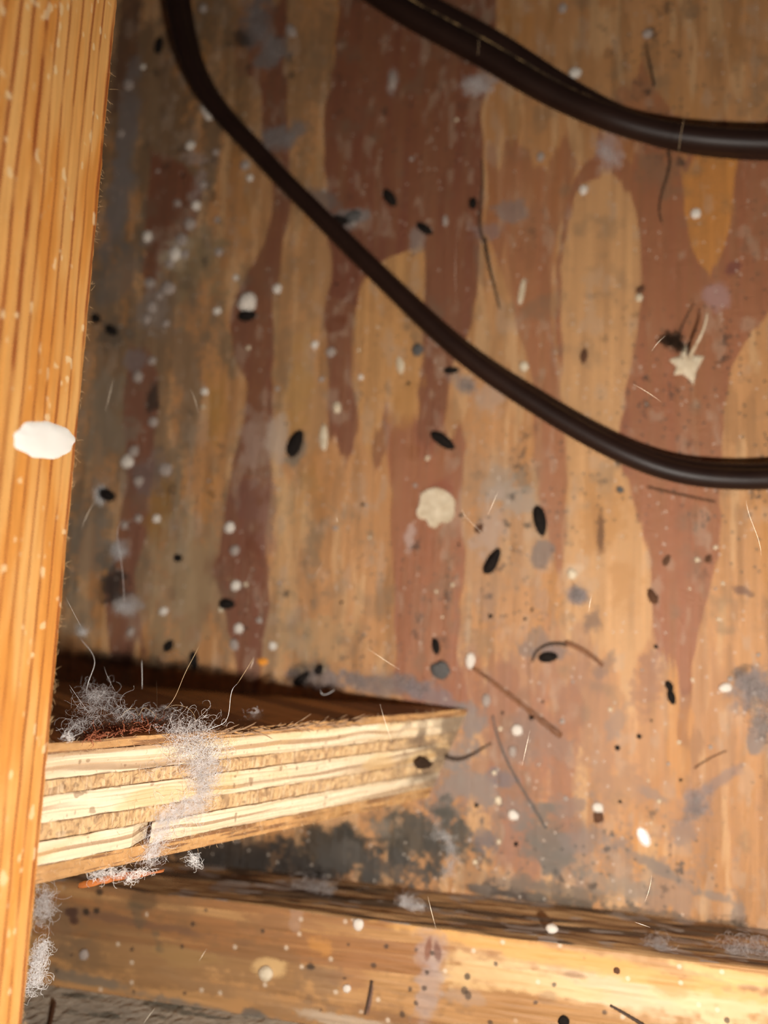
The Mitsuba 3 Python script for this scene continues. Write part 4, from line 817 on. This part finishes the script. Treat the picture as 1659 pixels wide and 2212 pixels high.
put('bark_strip', strip([at(170, 1912, 106), at(220, 1902, 107), at(270, 1892, 108.5), at(320, 1887, 110), at(354, 1880, 111)], .62, .16, 3), 'bark_orange', 'torn orange bark strip hanging under the shelf edge', 'bark', smooth=40)
lint('lint_tuft', 'lint_white', 'pale lint draped over the torn bark strip', [at(200, 1892, 106), at(250, 1884, 107), at(275, 1888, 107.5)], [.45, .4, .3], 110, (1.2, 3), .018, .4)
lint('lint_tuft', 'lint_white', 'pale lint wad at the middle of the torn bark strip', [at(275, 1905, 108), at(290, 1892, 108), at(330, 1878, 109.5)], [.3, .35, .2], 90, (1, 2.4), .02, .5)

# single hairs and web threads
def thread(name, mat, lab, pts, r, Y=None, cat='thread', group=None, n=40):
    P = [at(*q) if len(q) == 3 else at(q[0], q[1], Y) for q in pts]
    P = spline(P, n) if len(P) > 2 else np.linspace(P[0], P[-1], n)
    prof = np.clip(np.minimum(np.arange(n), np.arange(n)[::-1]) / 6., .25, 1)
    put(name, tube(P, r * prof, 4), mat, lab, cat, group=group, smooth=True)
thread('hair', 'hair_dark', 'thin dark hair loop standing above the left of the shelf', [(352, 1440, 118), (362, 1420, 119), (382, 1410, 120), (402, 1420, 120), (405, 1440, 119), (395, 1458, 118)], .03, cat='hair')
thread('hair', 'hair_gold', 'long golden hair rising from the lint to the right of the hair loop', [(352, 1535, 112), (378, 1505, 113), (395, 1465, 114), (408, 1438, 115), (432, 1390, 117)], .035, cat='hair')
thread('hair', 'lint_white', 'pale kinked hair rising from the shelf edge, right of the thick lint clump', [(440, 1590, 113), (460, 1572, 113), (485, 1560, 114), (495, 1535, 115), (502, 1490, 116), (512, 1478, 117)], .045, cat='hair')
thread('hair', 'hair_gold', 'fine golden hair end above the kinked pale hair', [(512, 1478, 117), (530, 1450, 118), (548, 1420, 119)], .03, cat='hair')
thread('hair', 'lint_white', 'pale wavy hair standing beside the orange timber above the lint heap', [(188, 1505, 112), (192, 1470, 114), (204, 1435, 117), (195, 1405, 120), (172, 1375, 124)], .06, cat='hair')
thread('hair', 'lint_white', 'short white upright hair on the shelf top, left part', [(306, 1425, 124), (307, 1465, 122), (307, 1488, 121)], .05, cat='hair')
thread('hair', 'hair_gold', 'curled golden hair over the lint strip on the shelf', [(262, 1552, 112), (275, 1534, 113), (292, 1532, 113), (300, 1545, 112), (310, 1530, 113), (325, 1535, 113), (345, 1550, 112)], .03, cat='hair')
thread('hair', 'hair_gold', 'fine arched golden hair over the thick lint clump', [(360, 1530, 113), (395, 1525, 114), (418, 1542, 114), (420, 1565, 113)], .026, cat='hair')
put('white_crumb', lump(ST(353, 1545, 1.2), NW, (1.7, 1.0, 1.0), 0, .3, 8, .4), 'lint_white', 'small bright white crumb caught in hairs above the shelf edge', 'crumb', smooth=True)
thread('cobweb_thread', 'hair_dark', 'thin vertical cobweb thread above the bright crumb on the shelf', [(338, 1470, 118), (340, 1540, 113)], .02, cat='cobweb')
thread('cobweb_thread', 'lint_white', 'short curled white thread at the back of the shelf top', [(693, 1490, 140), (697, 1500, 140), (712, 1497, 140), (722, 1490, 140)], .04, cat='cobweb')
thread('cobweb_thread', 'lint_grey', 'pale crooked cobweb thread below the silk wrapped dropping', [(272, 1118, 130), (255, 1140, 130), (256, 1175, 129), (262, 1215, 129), (266, 1330, 127)], .03, cat='cobweb')
thread('cobweb_thread', 'lint_grey', 'fine slanting cobweb thread from the orange timber down to the shelf', [(142, 1290, 105), (165, 1335, 112), (186, 1372, 120)], .025, cat='cobweb')
thread('cobweb_thread', 'lint_grey', 'fine cobweb thread left of the lint heap on the shelf', [(150, 1480, 108), (172, 1512, 110), (196, 1545, 111)], .025, cat='cobweb')
thread('cobweb_thread', 'lint_grey', 'fine cobweb thread hanging right of the lint heap', [(225, 1440, 118), (236, 1470, 116), (250, 1495, 115)], .025, cat='cobweb')
GL = [((246, 818), (228, 888), 'left, beside the orange timber'), ((410, 838), (428, 892), 'left, above the shelf'), ((1076, 1062), (1054, 1112), 'right of the round cream flake'), ((206, 1082), (176, 1142), 'beside the orange timber under the silk wrapped dropping'),
      ((1279, 1283), (1272, 1322), 'below the round grey dust spot'), ((796, 1402), (864, 1447), 'above the back of the shelf'), ((821, 1522), (846, 1602), 'in front of the shelf tip'), ((1145, 1578), (1128, 1655), 'below the pine needle'),
      ((924, 1936), (942, 2006), 'in front of the rail top'), ((1408, 1891), (1393, 1948), 'low on the right above the rail'), ((1368, 830), (1428, 868), 'above the right end of the sagging cord'), ((1438, 725), (1408, 758), 'left of the star shaped scrap'),
      ((446, 2050), (430, 2076), 'in front of the rail face'), ((702, 1208), (672, 1258), 'left of the panel centre, slanting and faint'), ((335, 2178), (308, 2215), 'at the bottom over the grey base board'), ((549, 1418), (540, 1446), 'above the kinked pale hair'), ((1372, 1992), (1404, 2003), 'over the right of the rail top'), ((726, 1114), (729, 1130), 'tiny, left of the round cream flake'), ((985, 520), (986, 650), 'faint and vertical near the panel centre')]
for i, (a, b, lab) in enumerate(GL):
    Y = 128 if i not in (18, 13) else 150
    m = ((a[0] + b[0]) / 2 + rng.uniform(-3, 3), (a[1] + b[1]) / 2)
    thread('glinting_fibre', 'glint', 'bright glinting fibre ' + lab, [a, m, b], .038 if i not in (18, 13) else .022, Y, 'fibre', None, 16)
thread('glinting_fibre', 'glint', 'long thin curved glinting fibre at the right border below the sagging cord', [(1612, 1080), (1625, 1130), (1638, 1165), (1644, 1200)], .03, 130, 'fibre')
thread('glinting_fibre', 'glint', 'thin bent glinting fibre right of the round cream flake, the lower one', [(997, 1098), (1008, 1118), (1025, 1135), (1044, 1156)], .022, 135, 'fibre')
thread('glinting_fibre', 'hair_gold', 'fine upright thread crossing the thick cord at right', [(1478, 255), (1471, 290), (1466, 330)], .04, 146, 'fibre')
thread('glinting_fibre', 'hair_gold', 'fine upright thread crossing the thick cord at left', [(1034, 85), (1034, 100), (1032, 120)], .04, 146, 'fibre')

# ---------------------------------------------------------------- the flash lamp (just outside the frame, beside the lens)
def disc(c, n, r, k=32):
    Fm = frame(n); th = np.arange(k) / k * 2 * math.pi
    V = np.vstack([[c], c + r * (np.cos(th)[:, None] * Fm[:, 0] + np.sin(th)[:, None] * Fm[:, 1])])
    return V, np.array([[0, 1 + j, 1 + (j + 1) % k] for j in range(k)])
aim = LAMP_AIM / np.linalg.norm(LAMP_AIM)
t = thing('flash_lamp', 'small round flash lamp beside the lens', 'lamp')
k = put('lens', disc(LAMP, aim, 3.0), 'filler_white', parent=t, smooth=False)
scene[k]['emitter'] = {'type': 'area', 'radiance': {'type': 'rgb', 'value': FLASH}}
scene['lamp_black'] = principled((.02, .02, .02), .5)
hs = trimesh.creation.annulus(r_min=3.1, r_max=5.0, height=14); hs.apply_transform(np.vstack([np.c_[frame(aim), LAMP - aim * 7.2], [0, 0, 0, 1]]))
put('housing', hs, 'lamp_black', parent=t, smooth=30)
